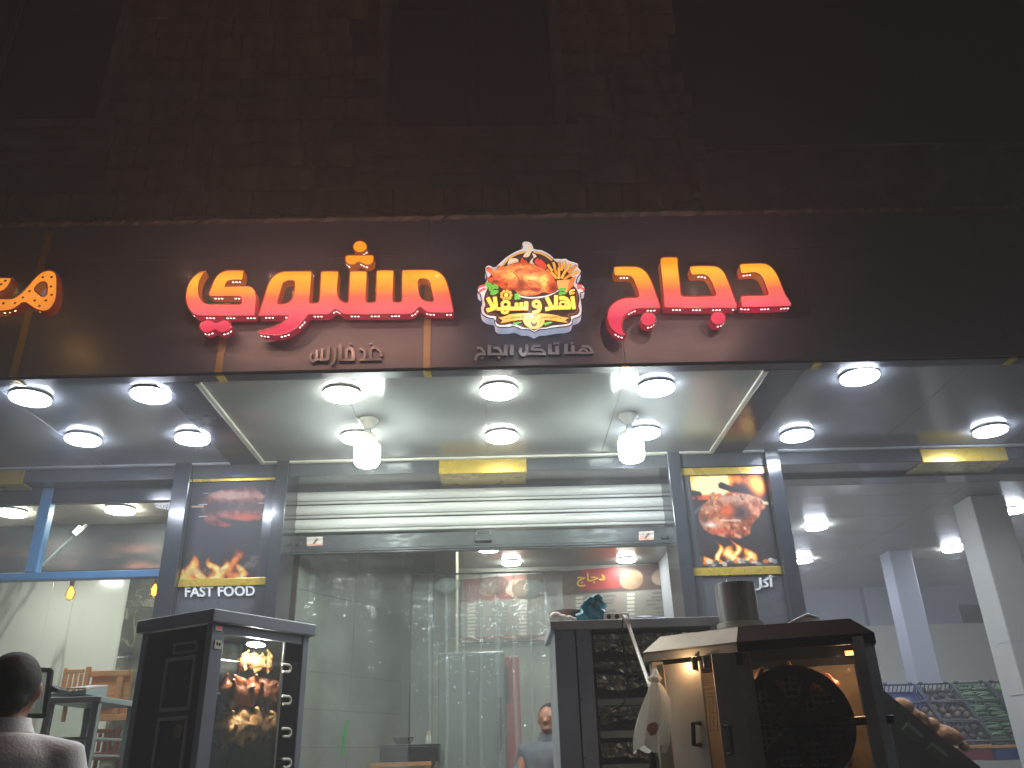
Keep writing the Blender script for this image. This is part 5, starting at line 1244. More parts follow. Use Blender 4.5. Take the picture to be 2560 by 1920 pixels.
rg = [[off(p, 1.05, ze) for p in pl_], [off(p, 1.05, ze+.036) for p in pl_], [off(p, .88, ze+.10) for p in pl_]]
for i in range(5):
    j = (i+1) % 5
    a, b = rg[0][i], rg[0][j]; c, d = rg[1][j], rg[1][i]; t1, t2 = rg[2][j], rg[2][i]; inn = lambda p: p+(Vector((cen.x, cen.y, p.z))-p).normalized()*.01
    MB().hull8([a, b, c, d], [inn(q) for q in (a, b, c, d)]).build('hood_rim', M['hood'] if i in (0,) else M['grill_dark'], gr)  # lit left side and shaded other sides put into the hood's colours
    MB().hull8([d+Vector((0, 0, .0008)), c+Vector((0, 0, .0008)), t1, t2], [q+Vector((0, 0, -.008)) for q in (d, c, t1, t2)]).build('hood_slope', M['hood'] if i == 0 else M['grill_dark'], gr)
MB().poly([[q+Vector((0, 0, .001)) for q in rg[2]]], Vector((0, 0, -.006))).build('hood_top', M['hood'], gr)
def post(p, w_, m_, z1=ze-.002):
    return MB().box(p.x-w_/2, p.x+w_/2, p.y-w_/2, p.y+w_/2, .12, z1, bev=.003).build('post', m_, gr)
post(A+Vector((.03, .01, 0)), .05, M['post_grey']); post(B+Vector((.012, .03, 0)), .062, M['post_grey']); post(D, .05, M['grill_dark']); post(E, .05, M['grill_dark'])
M['inner_sheet'] = mat('inner_sheet', (176, 158, 132), .5, metal=.35, var=.2, scale=5)
def sheet(p, q, z0_, z1_, name, m_, th=.008):
    d = (q-p).normalized(); n_ = Vector((-d.y, d.x, 0))*th
    return MB().hull8([p+Vector((0, 0, z0_)), q+Vector((0, 0, z0_)), q+Vector((0, 0, z1_)), p+Vector((0, 0, z1_))], [s+n_ for s in (p+Vector((0, 0, z0_)), q+Vector((0, 0, z0_)), q+Vector((0, 0, z1_)), p+Vector((0, 0, z1_)))]).build(name, m_, gr)
sheet(D+Vector((-.03, 0, 0)), E+Vector((.03, 0, 0)), .13, ze-.004, 'back_sheet', M['inner_sheet']); sheet(E+Vector((0, -.03, 0)), A+Vector((.05, .06, 0)), .13, ze-.004, 'side_sheet', M['inner_sheet'])
sheet(Cc+Vector((.03, .10, 0)), D+Vector((0, -.03, 0)), .13, ze-.004, 'side_sheet', M['inner_sheet'])
# doors on the slanting front, each a little open
ab = (B-A).normalized(); abn = Vector((ab.y, -ab.x, 0))
if abn.y > 0: abn = -abn
def door(px0, px1, pull0, pull1, z1, hp, side):
    p = PL(px0, 1700, A+abn*pull0, abn); q = PL(px1, 1700, A+abn*pull1, abn); p.z = q.z = 0
    d = (q-p).normalized(); n_ = Vector((d.y, -d.x, 0)); n_ = n_ if n_.y < 0 else -n_
    o = MB().hull8([s+n_*.012 for s in (p+Vector((0, 0, .3)), q+Vector((0, 0, .3)), q+Vector((0, 0, z1)), p+Vector((0, 0, z1)))], [p+Vector((0, 0, .3)), q+Vector((0, 0, .3)), q+Vector((0, 0, z1)), p+Vector((0, 0, z1))]).build('door', M['grill_steel'], gr)
    h = PL(hp[0], hp[1], p+n_*.014, n_); h2 = PL(hp[2], hp[3], p+n_*.014, n_)
    MB().tube([h, h+n_*.03+d*side*.012, h2+n_*.03+d*side*.012, h2], .009, 8).build('handle', M['black'], o)
    return o
door(1668, 1757, 0.0, .012, ze-.02, (1750, 1808, 1752, 1862), -1)
door(1785, 1850, .075, .02, ze-.004, (1812, 1815, 1820, 1884), 1)
for px, w_ in ((1738, 16), (1765, 18), (1848, 14)):
    p = PL(px, 1652, A+abn*.02, abn); MB().box(p.x-.014, p.x+.014, p.y-.01, p.y+.02, ze-.05, ze-.004, bev=.003).build('hinge', M['black'], gr)
# drum
bc = (Cc-B).normalized(); bn = Vector((bc.y, -bc.x, 0)); bn = bn if bn.y < 0 else -bn
dc = PL(1992, 1808, B-bn*.07, bn); R = abs((PL(2140, 1808, B-bn*.07, bn)-dc).length); zv = Vector((0, 0, 1))
dr = thing('drum', '', '', dc); 
for k_ in ('label', 'category'): del dr[k_]
dr.parent = gr; dr.location = dc-wloc(gr)
def disc(r0, r1, y0, y1, n_=56):
    m = MB(); rr = []
    for (r, y) in ((r0, y0), (r1, y0), (r1, y1), (r0, y1), (r0, y0)): rr.append([dc+bc*(r*math.cos(2*math.pi*k/n_))+zv*(r*math.sin(2*math.pi*k/n_))-bn*y for k in range(n_)])
    return m.loft(rr, False)
disc(R*.80, R, 0, .02).build('rim_ring', M['soot'], dr)
m = MB()
for k in range(7):
    a = k*math.pi/3.5+.3; m.tube([dc+(bc*math.cos(a)+zv*math.sin(a))*R*.12, dc+(bc*math.cos(a)+zv*math.sin(a))*R*.82], .02 if k % 2 else .03, 4)
m.build('spokes', M['soot'], dr)['kind'] = 'stuff'
disc(.001, R*.2, -.006, .026).build('hub', M['soot'], dr)
MB().tube([dc-bc*R*.3, dc+bc*(R+.13)], .016, 8).build('axle', M['soot'], dr)
m = MB(); st = R*.115
for i in range(-7, 8):
    s = i*st; h = math.sqrt(max(0, (R*.82)**2-s*s))
    if h < .02: continue
    m.tube([dc+bc*s-zv*h-bn*.024, dc+bc*s+zv*h-bn*.024], .0028, 4); m.tube([dc-bc*h+zv*s-bn*.028, dc+bc*h+zv*s-bn*.028], .0028, 4)
m.build('mesh_disc', M['mesh_grey'], dr)['kind'] = 'stuff'
m = MB(); L = .62
for k in range(54):
    a = 2*math.pi*k/54; v_ = bc*math.cos(a)*R*.97+zv*math.sin(a)*R*.97; m.tube([dc+v_-bn*.02, dc+v_-bn*L], .003, 4)
for j in range(22):
    y = .03+(L-.04)*j/21; q = [dc+bc*math.cos(2*math.pi*k/40)*R*.975+zv*math.sin(2*math.pi*k/40)*R*.975-bn*y for k in range(41)]; m.tube(q, .0026, 4, False)
m.build('mesh_cage', mat('cage', (120, 100, 78), .4, metal=.8, var=.3), dr)['kind'] = 'stuff'
disc(.001, R*.93, .075, .085).build('inner_plate', M['soot'], dr)  # black disc added to put darkness into the drum's inside
M['heat'] = emat('heat', (255, 150, 60), 8)
p = PL(2134, 1632, B-bn*.1, bn); MB().tube([p-bc*.03, p+bc*.008], .008, 8).build('heater_lamp', M['heat'], gr)
for q_ in (PL(1712, 1662, A+abn*.055, abn), PL(2095, 1640, B-bn*.3, bn)):
    l_ = bpy.data.lights.new('grill_glow', 'POINT'); l_.energy = .55; l_.color = (1, .58, .3); l_.shadow_soft_size = .0; o = bpy.data.objects.new('grill_glow', l_); C.objects.link(o); o.location = q_
for x, y in ((A+(B-A)*.3-abn*.16)[:2], (Cc-bn*.22-bc*.08)[:2]):
    l_ = bpy.data.lights.new('grill_glow', 'POINT'); l_.energy = 1.1; l_.color = (1, .6, .32); l_.shadow_soft_size = .0; o = bpy.data.objects.new('grill_glow', l_); C.objects.link(o); o.location = (x, y, ze-.07)
mp = cmb[1]
for k in range(6):
    a = .9+k*.42; v_ = (bc*math.cos(a)+zv*math.sin(a))*R*.78; o = bpy.data.objects.new('grilled_chicken', mp); C.objects.link(o)
    o.matrix_world = Matrix.Translation(dc+v_-bn*(.12+.13*(k % 3))) @ Matrix.Rotation(k*1.3, 4, 'Y') @ Matrix.Rotation(k*.7, 4, 'Z'); tag(o, 'grilled chicken inside the wire drum of the steel grill', 'roast chicken', 'chickens inside the grill drum')
gb = MB(); pA = A-abn*.11
for k in range(9): gb.tube([PL(1735+k*9, 1716+k*2, pA, abn), PL(1738+k*9, 1775, pA+abn*.02, abn), PL(1740+k*9, 1832, pA, abn)], .0022, 4)
for k in range(11): gb.tube([PL(1733, 1718+k*11, pA+abn*.012*math.sin(k*.3), abn), PL(1812, 1716+k*11, pA+abn*.012*math.sin(k*.3), abn)], .0022, 4)
gb.build('wire_basket', M['mesh_grey'], gr)['kind'] = 'stuff'
# thick open steel door standing at the right of the drum
q0 = PL(2150, 1606, Cc, bn); q1 = q0+Vector((.075, -.055, 0)); zt2 = q0.z+.02
MB().hull8([Vector((q0.x-.035, q0.y-.004, .3)), Vector((q0.x, q0.y-.03, .3)), Vector((q0.x, q0.y-.03, zt2)), Vector((q0.x-.035, q0.y-.004, zt2))], [Vector((q0.x+.06, q0.y+.10, .3)), Vector((q0.x+.085, q0.y+.075, .3)), Vector((q0.x+.085, q0.y+.075, zt2-.01)), Vector((q0.x+.06, q0.y+.10, zt2-.01))]).build('open_door', M['steel_dull'], gr)
# chimney
cb = P(1850, 1560, 3.72); rch = 50/FPX*3.62
chm = thing('chimney_pipe', 'shiny steel chimney pipe rising from the grill hood in front of the right pillar', 'chimney', (cb.x, 3.72, ze+.1))
zch = P(1848, 1452, 3.72-rch).z
M['pipe'] = mat('pipe', (214, 214, 208), .24, metal=.75, var=.3, scale=14, stretch=(1, 1, .02))
MB().lathe([(rch, ze+.1), (rch, zch), (rch-.004, zch), (rch-.004, ze+.1)], (cb.x, 3.72, 0), 48, False).build('pipe', M['pipe'], chm, smooth=True)
MB().lathe([(rch+.012, ze+.1), (rch+.012, ze+.165), (rch+.001, ze+.168)], (cb.x, 3.72, 0), 48, False).build('collar', M['hood'], chm)
# oddments on the hood
p = P(1738, 1592, 3.5); tag(MB().box(p.x-.03, p.x+.03, p.y-.015, p.y+.015, p.z-.008, p.z+.006, bev=.003).build('tongs_handle', M['lg_red']), 'small red handle lying on the grill hood', 'handle')
p = P(2010, 1556, 3.5); m = MB().tube([p+Vector((-.09, 0, -.014)), p+Vector((-.03, 0, .004)), p+Vector((.02, 0, .02)), p+Vector((.06, 0, .016))], [.006, .014, .02, .008], 8); m.ellip(p+Vector((.03, 0, .014)), (.04, .02, .014)); tag(place_mesh('rag', voxel(m, .006, 2), M['steel_dull']), 'grey rag lying on the back of the grill hood', 'rag')
# knotted white bag hanging on the grill corner
M['bag_white'] = mat('bag_white', (240, 238, 230), .45, var=.06, scale=8)
bgp = thing('hanging_bag', 'knotted white plastic bag hanging at the left corner of the grill', 'bag', P(1637, 1690, 3.42))
rings = []
for (py, pxc, hw, dp) in ((1672, 1637, 5, .012), (1684, 1638, 8, .016), (1697, 1636, 17, .026), (1706, 1638, 10, .018), (1722, 1640, 18, .03), (1750, 1640, 27, .04), (1785, 1637, 34, .045), (1820, 1633, 37, .045), (1850, 1630, 38, .042), (1872, 1628, 37, .036)):
    c_ = P(pxc, py, 3.42); h = hw/FPX*3.3; n_ = 40; g = []
    for k in range(n_):
        a = 2*math.pi*k/n_; f = 1+.24*math.sin(a*5+py*.012)*min(1, (py-1690)/60 if py > 1690 else .2)+.10*math.sin(a*9+1)
        g.append(c_+Vector((h*f*math.cos(a), dp*f*math.sin(a), (-.016*math.sin(a*4+1) if py > 1860 else 0))))
    rings.append(g)
MB().loft(rings, False).build('bag_body', M['bag_white'], bgp, smooth=True)
p = P(1637, 1698, 3.40)
MB().ellip(p, (.022, .02, .014)).build('knot', M['bag_white'], bgp, smooth=True)
_t = M['bag_white'].node_tree; _tr = _t.nodes.new('ShaderNodeBsdfTranslucent'); _tr.inputs[0].default_value = (.86, .85, .8, 1); _mx = _t.nodes.new('ShaderNodeMixShader'); _mx.inputs[0].default_value = .5
_o = [q for q in _t.nodes if q.type == 'OUTPUT_MATERIAL'][0]; _t.links.new(_t.nodes['Principled BSDF'].outputs[0], _mx.inputs[1]); _t.links.new(_tr.outputs[0], _mx.inputs[2]); _t.links.new(_mx.outputs[0], _o.inputs[0])
M['bag_print'] = mat('bag_print', (228, 202, 196), .45, var=.3, scale=20)
M['bag_print'] = M['bag_white'].copy(); M['bag_print'].name = 'bag_print'
for q in M['bag_print'].node_tree.nodes:
    if q.type == 'BSDF_TRANSLUCENT': q.inputs[0].default_value = (.8, .42, .4, 1)
MB().poly([[P(1620+a, 1810+b, 3.365) for a, b in ((0, 0), (18, -6), (26, 8), (20, 26), (6, 30), (-4, 14))]], Vector((0, .006, 0))).build('bag_print', M['bag_print'], bgp)
p = P(1630, 1880, 3.6); post_ = tag(MB().tube([(p.x, 3.6, .12), (p.x, 3.6, p.z)], .016, 8).build('prop_rod', M['black']), 'black upright rod below the hanging white bag', 'rod')

# ------------------------------------------------------------------ inside the middle shop
M['fridge'] = mat('fridge', (120, 126, 122), .3, metal=.3, var=.12, scale=3)
M['red'] = mat('red', (150, 36, 36), .4, var=.12)
YFz = 7.1; a = P(1095, 1700, YFz).x; b = P(1262, 1700, YFz).x; c = P(1300, 1700, YFz).x; z1 = P(1180, 1628, YFz).z
fz = thing('fridge', 'tall grey fridge with a red edge behind the plastic curtain', 'fridge', ((a+c)/2, YFz, .14))
MB().box(a, b, YFz+.03, YFz+.6, .15, z1, bev=.01).build('body', M['fridge'], fz); MB().box(a+.004, b-.004, YFz, YFz+.027, .2, z1-.01, bev=.008).build('door', M['fridge'], fz); MB().box(b+.002, c, YFz+.01, YFz+.6, .15, z1-.05, bev=.008).build('red_side', M['red'], fz); MB().box(b-.06, b-.03, YFz-.03, YFz-.002, 1.5, 1.9, bev=.006).build('handle', M['black'], fz); MB().box(b+.006, b+.03, YFz-.012, YFz+.008, z1-.42, z1-.12, bev=.004).build('red_grip', M['black'], fz)
YT = 6.9; a = P(925, 1908, YT); b = P(1078, 1908, YT)
st = thing('wooden_stand', 'wooden stand carrying the long black box inside the middle shop', 'stand', ((a.x+b.x)/2, YT, .14))
M['wood'] = mat('wood', (176, 124, 66), .5, var=.25, scale=5, stretch=(1, 1, 8))
MB().box(a.x, b.x, YT, YT+.4, a.z-.03, a.z, bev=.003).build('top', M['wood'], st)
for x in (a.x+.01, b.x-.05):
    for y in (YT+.01, YT+.35): MB().box(x, x+.04, y, y+.04, .14, a.z-.032).build('leg', M['wood'], st)
a2 = P(950, 1868, YT+.02); b2 = P(1096, 1866, YT+.02)
bx = thing('black_box', 'long black box on the wooden stand inside the middle shop', 'box', (a2.x, YT, a.z)); MB().box(a2.x, b2.x, YT+.02, YT+.32, a.z+.001, a2.z, bev=.004).build('case', M['black'], bx); MB().box(a2.x-.004, b2.x+.004, YT+.016, YT+.324, a2.z+.001, a2.z+.014, bev=.004).build('lid', M['oven_side'], bx)
q = P(1010, 1862, YT+.15); zq = a2.z+.016
ch = thing('black_bowl', 'small black tapered tub standing on the long black box', 'tub', (q.x, YT+.15, zq)); MB().loft([[Vector((q.x+sx_*w_, YT+.15+sy_*w_, zq+z)) for sx_, sy_ in ((-1, -1), (1, -1), (1, 1), (-1, 1))] for w_, z in ((.055, 0), (.085, .05))], True).build('tub', M['black'], ch)
q = P(1071, 1862, YT+.12)
bt = thing('bottle', 'small white bottle with a yellow cap on the long black box', 'bottle', (q.x, YT+.12, zq)); MB().lathe([(.02, zq), (.022, zq+.01), (.022, zq+.05), (.014, zq+.062), (.012, zq+.066)], (q.x, YT+.12, 0), 16).build('body', M['white_plastic'], bt, smooth=True); MB().lathe([(.017, zq+.066), (.017, zq+.088), (.014, zq+.092)], (q.x, YT+.12, 0), 16).build('cap', mat('yellow_cap', (214, 186, 70), .4, var=0), bt)
M['green_led'] = emat('green_led', (40, 170, 84), .55)
a = P(866, 1804, 6.9); b = P(854, 1886, 6.8); gs = thing('green_strip', 'thin glowing green strip standing against the tiled side wall', 'light strip', b); MB().tube([a, b], .008, 6).build('strip', M['green_led'], gs); MB().tube([a, a+Vector((.022, 0, .004))], .005, 6).build('tip', M['green_led'], gs)
# clear plastic strip curtain
M['strip'] = glass_mat('strip', (.92, .95, .93), .05, .06, bump=.5, bscale=16, diffuse=.22, dcol=(196, 206, 202))
YV = 6.98; a = P(1036, 1437, YV); b = P(1402, 1428, YV)
cu = thing('strip_curtain', 'clear plastic strip curtain hanging from a rail in the middle shop', 'curtain', (a.x, YV, a.z))
MB().tube([a, b], .008, 8).build('rail', M['steel'], cu)
r2 = random.Random(12); nS = 9
for k in range(nS):
    x0 = a.x+(b.x-a.x)*k/nS-.01; x1 = a.x+(b.x-a.x)*(k+1)/nS+.015; rows_ = []; nz_ = 26; nx_ = 8; ph = r2.random()*6
    for j in range(nz_+1):
        z = a.z-.01-(a.z-.35)*j/nz_; row_ = []
        for i in range(nx_+1):
            t = i/nx_; row_.append(Vector((x0+(x1-x0)*t+.008*math.sin(j*.35+ph), YV+.02*(k % 2)+.016*math.sin(t*5+ph+j*.12)+.006*math.sin(j*1.3+i+ph), z)))
        rows_.append(row_)
    m = MB(); vs = [p for rw in rows_ for p in rw]; m.add(vs, [(j*(nx_+1)+i, j*(nx_+1)+i+1, (j+1)*(nx_+1)+i+1, (j+1)*(nx_+1)+i) for j in range(nz_) for i in range(nx_)])
    m.build('strip', M['strip'], cu, smooth=True, fix=False)
m = MB(); a2 = P(768, 1440, 6.8); b2 = P(1030, 1436, 6.9); nx_, nz_ = 40, 40; vs = []
for j in range(nz_+1):
    for i in range(nx_+1):
        t = i/nx_; p = a2.lerp(b2, t); p.y += .02*math.sin(t*19)+.008*math.sin(j*.9+t*30)+.006*math.sin(j*.37-t*13); p.z = zc-.02-(zc-.4)*j/nz_; vs.append(p)
m.add(vs, [(j*(nx_+1)+i, j*(nx_+1)+i+1, (j+1)*(nx_+1)+i+1, (j+1)*(nx_+1)+i) for j in range(nz_) for i in range(nx_)])
tag(m.build('plastic_sheet', glass_mat('clear_film', (.96, .97, .96), .03, .05, bump=.35, bscale=14, diffuse=.13, dcol=(190, 200, 194)), smooth=True, fix=False), 'clear plastic sheet hanging in front of the tiled side wall', 'sheet')
# bunched film hanging at the rail: bags with bright creases
for px, py, w_, h in ((1235, 1452, 30, 40), (1320, 1460, 34, 44), (1120, 1455, 26, 34)):
    q = P(px, py, YV-.05); m = MB(); rr = []
    for j in range(7):
        t = j/6; g = []
        for k in range(18):
            an = 2*math.pi*k/18; rad = (w_/FPX*7.0)*(.25+.9*math.sin(math.pi*(.15+.75*t)))*(1+.12*math.sin(an*5+j)); g.append(q+Vector((rad*math.cos(an), rad*.4*math.sin(an), .03-h/FPX*7*t)))
        rr.append(g)
    o = MB().loft(rr, True).build('clear_bag', M['strip'], None, smooth=True); tag(o, {1235: 'clear plastic bag bunched on the curtain rail, between two others', 1320: 'clear plastic bag on the curtain rail nearest the red menu heading', 1120: 'clear plastic bag on the curtain rail nearest the pale column'}[px], 'bag', 'clear bags hung on the curtain rail')

# ------------------------------------------------------------------ left shop furniture
M['zinc'] = mat('zinc', (150, 164, 164), .35, metal=.3, var=.1)
YD = 4.75
a = P(112, 1750, YD); b = P(252, 1750, YD)
dcs = thing('display_case', 'glass display case with a pale metal top beside the man', 'display case', ((a.x+b.x)/2, YD, .12))
z1 = P(180, 1742, YD).z; z0_ = P(180, 1757, YD).z
MB().box(a.x, b.x, YD, YD+.5, z0_, z1, bev=.004).build('top', M['zinc'], dcs)
for x in (a.x+.005, b.x-.045):
    for y in (YD+.008, YD+.46): MB().box(x, x+.035, y, y+.035, .12, z0_-.001, bev=.003).build('post', M['zinc'], dcs)
for py in (1842, 1886): z = P(180, py, YD).z; MB().box(a.x+.042, b.x-.047, YD+.02, YD+.46, z-.012, z, bev=.002).build('shelf', M['zinc'], dcs)
MB().box(a.x+.042, b.x-.047, YD+.012, YD+.018, .4, z0_-.004).build('front_pane', M['glass'], dcs)
a = P(150, 1746, YD+.2); b = P(245, 1742, YD+.2)
tg = thing('folded_box_lid', 'flat grey carton lying slightly open on the display case', 'carton', a); MB().hull8([a+Vector((0, -.15, .002)), b+Vector((0, -.15, .004)), b+Vector((0, -.15, .028)), a+Vector((0, -.15, .012))], [a+Vector((0, .1, .002)), b+Vector((0, .1, .004)), b+Vector((0, .1, .06)), a+Vector((0, .1, .03))]).build('base', M['zinc'], tg); MB().hull8([b+Vector((-.11, -.16, .03)), b+Vector((.0, -.16, .03)), b+Vector((0, -.16, .038)), b+Vector((-.11, -.16, .038))], [b+Vector((-.11, .1, .064)), b+Vector((0, .1, .064)), b+Vector((0, .1, .072)), b+Vector((-.11, .1, .072))]).build('flap', M['trim_grey'], tg)
# black framed stand right of the man's head
YQ = 4.5
fq = thing('framed_panel', 'black framed glass panel standing behind the man on the left', 'frame', P(110, 1780, YQ))
a, b, c, d = P(60, 1673, YQ), P(127, 1676, YQ), P(112, 1790, YQ), P(50, 1790, YQ)
for p, q in ((a, b), (b, c), (c, d), (d, a)):
    MB().tube([p, q], .016, 4).build('frame_bar', M['black'], fq)
MB().poly([[a, b, c, d]], Vector((0, .006, 0))).build('panel', glass_mat('frame_glass', (.8, .84, .84), .08, .05, diffuse=.2, dcol=(150, 160, 156)), fq)
p = P(122, 1722, YQ); MB().hull8([p+Vector((0, 0, .02)), p+Vector((.05, 0, -.004)), p+Vector((.055, 0, -.016)), p+Vector((0, 0, -.014))], [q+Vector((0, .1, 0)) for q in (p+Vector((0, 0, .02)), p+Vector((.05, 0, -.004)), p+Vector((.055, 0, -.016)), p+Vector((0, 0, -.014)))]).build('arm', M['black'], fq)
M['pine'] = mat('pine', (206, 148, 84), .5, var=.2, scale=4, stretch=(1, 1, 7))
M['pine_dark'] = mat('pine_dark', (126, 66, 38), .5, var=.2, scale=4, stretch=(1, 1, 7))
YX = 6.9
def px_box(x0, y0, x1, y1, th, name, m_, par, Y=YX, bev=.004):
    a = P(x0, (y0+y1)/2, Y); b = P(x1, (y0+y1)/2, Y); zt2 = P((x0+x1)/2, y0, Y).z; zb2 = P((x0+x1)/2, y1, Y).z
    return MB().box(a.x, b.x, Y, Y+th, zb2, zt2, bev=bev).build(name, m_, par)
tb = thing('upturned_table', 'pine table stacked on its side against the marble wall', 'table', P(270, 1800, YX))
px_box(222, 1678, 322, 1800, .03, 'tabletop', M['pine'], tb, YX+.06)
for q in ((222, 1676, 322, 1690), (216, 1748, 290, 1758), (222, 1786, 316, 1802), (286, 1692, 300, 1785)): px_box(*q, .04, 'rail', M['pine'], tb, YX)
def chair(x, y, s, lb, par_m, Y):
    t = thing('wooden_chair', lb, 'chair', P(x, y, Y), 'stacked wooden chairs'); 
    px_box(x-36*s, y-72*s, x-28*s, y, .04, 'post', par_m, t, Y); px_box(x+22*s, y-76*s, x+32*s, y, .04, 'post', par_m, t, Y)
    px_box(x-27*s, y-68*s, x+21*s, y-58*s, .03, 'top_rail', par_m, t, Y); px_box(x-27*s, y-10*s, x+21*s, y-2*s, .03, 'bottom_rail', par_m, t, Y)
    for k in range(3): px_box(x-20*s+k*14*s, y-57*s, x-12*s+k*14*s, y-11*s, .02, 'slat', par_m, t, Y+.005)
    px_box(x-38*s, y+2*s, x+34*s, y+10*s, .36, 'seat', par_m, t, Y-.1); px_box(x-34*s, y+11*s, x-27*s, y+70*s, .04, 'leg', par_m, t, Y); px_box(x+22*s, y+11*s, x+29*s, y+70*s, .04, 'leg', par_m, t, Y)
    return t
chair(188, 1738, .95, 'pine chair with slatted back stacked beside the upturned table', M['pine'], YX-.06)
chair(262, 1890, 1.0, 'dark red wooden chair stacked under the upturned table', M['pine_dark'], YX-.02)

# ------------------------------------------------------------------ vegetables in the right shop
M['crate_blue'] = mat('crate_blue', (30, 58, 120), .45, var=.12); M['crate_grey'] = mat('crate_grey', (42, 46, 58), .5, var=.15); M['crate_green'] = mat('crate_green', (30, 66, 56), .5, var=.15); M['crate_red'] = mat('crate_red', (120, 40, 36), .5, var=.15)
M['cuke'] = mat('cuke', (44, 84, 44), .4, var=.35, scale=30, bump=.3); M['leafy'] = mat('leafy', (80, 132, 60), .5, var=.4, scale=20); M['produce_dark'] = mat('produce_dark', (60, 54, 60), .6, var=.4, scale=14, bump=.5); M['produce_tan'] = mat('produce_tan', (112, 98, 88), .6, var=.3, scale=14, bump=.5); M['potato'] = mat('potato', (206, 162, 116), .6, var=.2, scale=10, bump=.3, bscale=30)
top_ = P(2376, 1704, 9.0); bot_ = P(2450, 1852, 8.42); sd = Vector((0, bot_.y-top_.y, bot_.z-top_.z)); slen = sd.length; sd.normalize(); nr = Vector((0, sd.z, -sd.y)); nr = nr if nr.y < 0 else -nr
cw = .375; rowh = slen/3
def crate(i, j, m_, lb):
    o = Vector((top_.x+(i-2)*cw+.004, top_.y, top_.z))+sd*(rowh*(j+1)); t = thing('produce_crate', lb, 'crate', o, 'plastic crates on the vegetable stand'); FM = frame_m(o, Vector((1, 0, 0)), -sd, nr); w_ = cw-.012; h = rowh-.012; dpt = .13
    MB().box(0, w_, 0, h, -.13, -.122, M=FM).build('base', m_, t)
    for (x0, x1, y0, y1) in ((0, w_, 0, .008), (0, w_, h-.008, h), (0, .008, .009, h-.009), (w_-.008, w_, .009, h-.009)):
        hor = (x1-x0) > (y1-y0); m = MB(); m.box(x0, x1, y0, y1, -.018, 0, M=FM); m.box(x0, x1, y0, y1, -.12, -.10, M=FM); n_ = 8
        for k in range(n_+1):
            if hor: xx = x0+(x1-x0-.008)*k/n_; m.box(xx, xx+.008, y0+.001, y1-.001, -.10, -.018, M=FM)
            else: yy = y0+(y1-y0-.008)*k/n_; m.box(x0+.001, x1-.001, yy, yy+.008, -.10, -.018, M=FM)
        m.build('side_grille', m_, t)
    for xx in (.03, w_-.07): MB().box(xx, xx+.04, h-.004, h+.012, -.02, .012, M=FM, bev=.003).build('stacking_ear', m_, t)
    return FM, w_, h
def cuke_mesh(s):
    m = MB(); m.tube([(-.075, 0, 0), (-.06, .002, 0), (-.03, .004*s, 0), (.0, .006*s, 0), (.03, .004*s, 0), (.06, .002, 0), (.075, 0, 0)], [.006, .014, .0175, .018, .0172, .013, .005], 10); q = m.build('cucumber', M['cuke'], None, smooth=True); me = q.data; bpy.data.objects.remove(q); return me
ckm = [cuke_mesh(-1), cuke_mesh(1), cuke_mesh(.2)]
def blob_mesh(seed, r):
    m = MB().ellip((0, 0, 0), r, nu=12, nv=8); q = random.Random(seed)
    for v in m.v: v *= 1+q.uniform(-.08, .08)
    me = voxel(m, .012, 3); return me
bm_ = [blob_mesh(k, (.04, .032, .03)) for k in range(3)]
GV = 'vegetables heaped in the tilted crates'; names_ = {}
cols_ = [('blue', 'crate_blue', None), ('slate', 'crate_grey', 'dark'), ('green', 'crate_green', 'cuke'), ('grey', 'crate_grey', 'leaf')]
pos_n = ['top', 'middle', 'bottom']
r2 = random.Random(21)
for i, (cn, cm_, prod) in enumerate(cols_):
    for j in range(3):
        if i == 0 and j == 2: continue
        mk_ = 'crate_blue' if (i, j) == (0, 0) else ('crate_grey' if i == 0 else cm_)
        where = ['on the left of the stand behind the potatoes', 'left of the cucumber crates', 'holding cucumbers', 'beside the broad cream column'][i]
        FM, w_, h = crate(i, j, M[mk_], f"{'blue' if mk_ == 'crate_blue' else ('slate' if cn == 'blue' else cn)} crate {where}, {pos_n[j]} row")
        if prod is None and j == 0: continue
        p_ = 'tan' if (prod is None or (prod == 'dark' and j == 1)) else prod
        if i == 3 and j > 0: p_ = 'cuke' if j == 2 else 'dark'
        n_ = 16 if p_ == 'cuke' else 12
        for k in range(n_):
            if p_ == 'cuke':
                me = ckm[k % 3]; rr_, cc_ = k % 8, k//8; u = .09+cc_*.17+r2.uniform(-.015, .015); v = .03+rr_*(h-.06)/7
                lm = Matrix.Translation((u, v, -.045+r2.uniform(0, .03))) @ Matrix.Rotation(r2.uniform(-.22, .22), 4, 'Z') @ Matrix.Rotation(r2.uniform(-.15, .15), 4, 'Y')
                lb = f'dark green cucumber in the {pos_n[j]} crate of the cucumber column' if i == 2 else 'dark green cucumber in the lowest crate beside the cream column'; nm = 'cucumber'; mt = None
            else:
                me = bm_[k % 3]; u = .05+(k % 4)*.09+r2.uniform(-.02, .02); v = .04+(k//4)*(h-.08)/2+r2.uniform(-.01, .01); lm = Matrix.Translation((u, v, -.075+r2.uniform(0, .025))) @ Matrix.Rotation(r2.uniform(0, 6), 4, 'Z') @ Matrix.Rotation(r2.uniform(0, 3), 4, 'X') @ Matrix.Scale(r2.uniform(.85, 1.2), 4)
                mt = {'dark': 'produce_dark', 'tan': 'produce_tan', 'leaf': 'leafy'}[p_]; nm = 'vegetable'
                lb = f"{ {'dark': 'dark round', 'tan': 'pale brown', 'leaf': 'leafy green'}[p_]} vegetable in the {pos_n[j]} crate {where}"
            if mt:
                key = (mt, k % 3)
                if key not in names_: names_[key] = me.copy(); names_[key].materials.clear(); names_[key].materials.append(M[mt])
                me = names_[key]
            o = bpy.data.objects.new(nm, me); C.objects.link(o); o.matrix_world = FM @ lm; tag(o, lb, nm, GV)
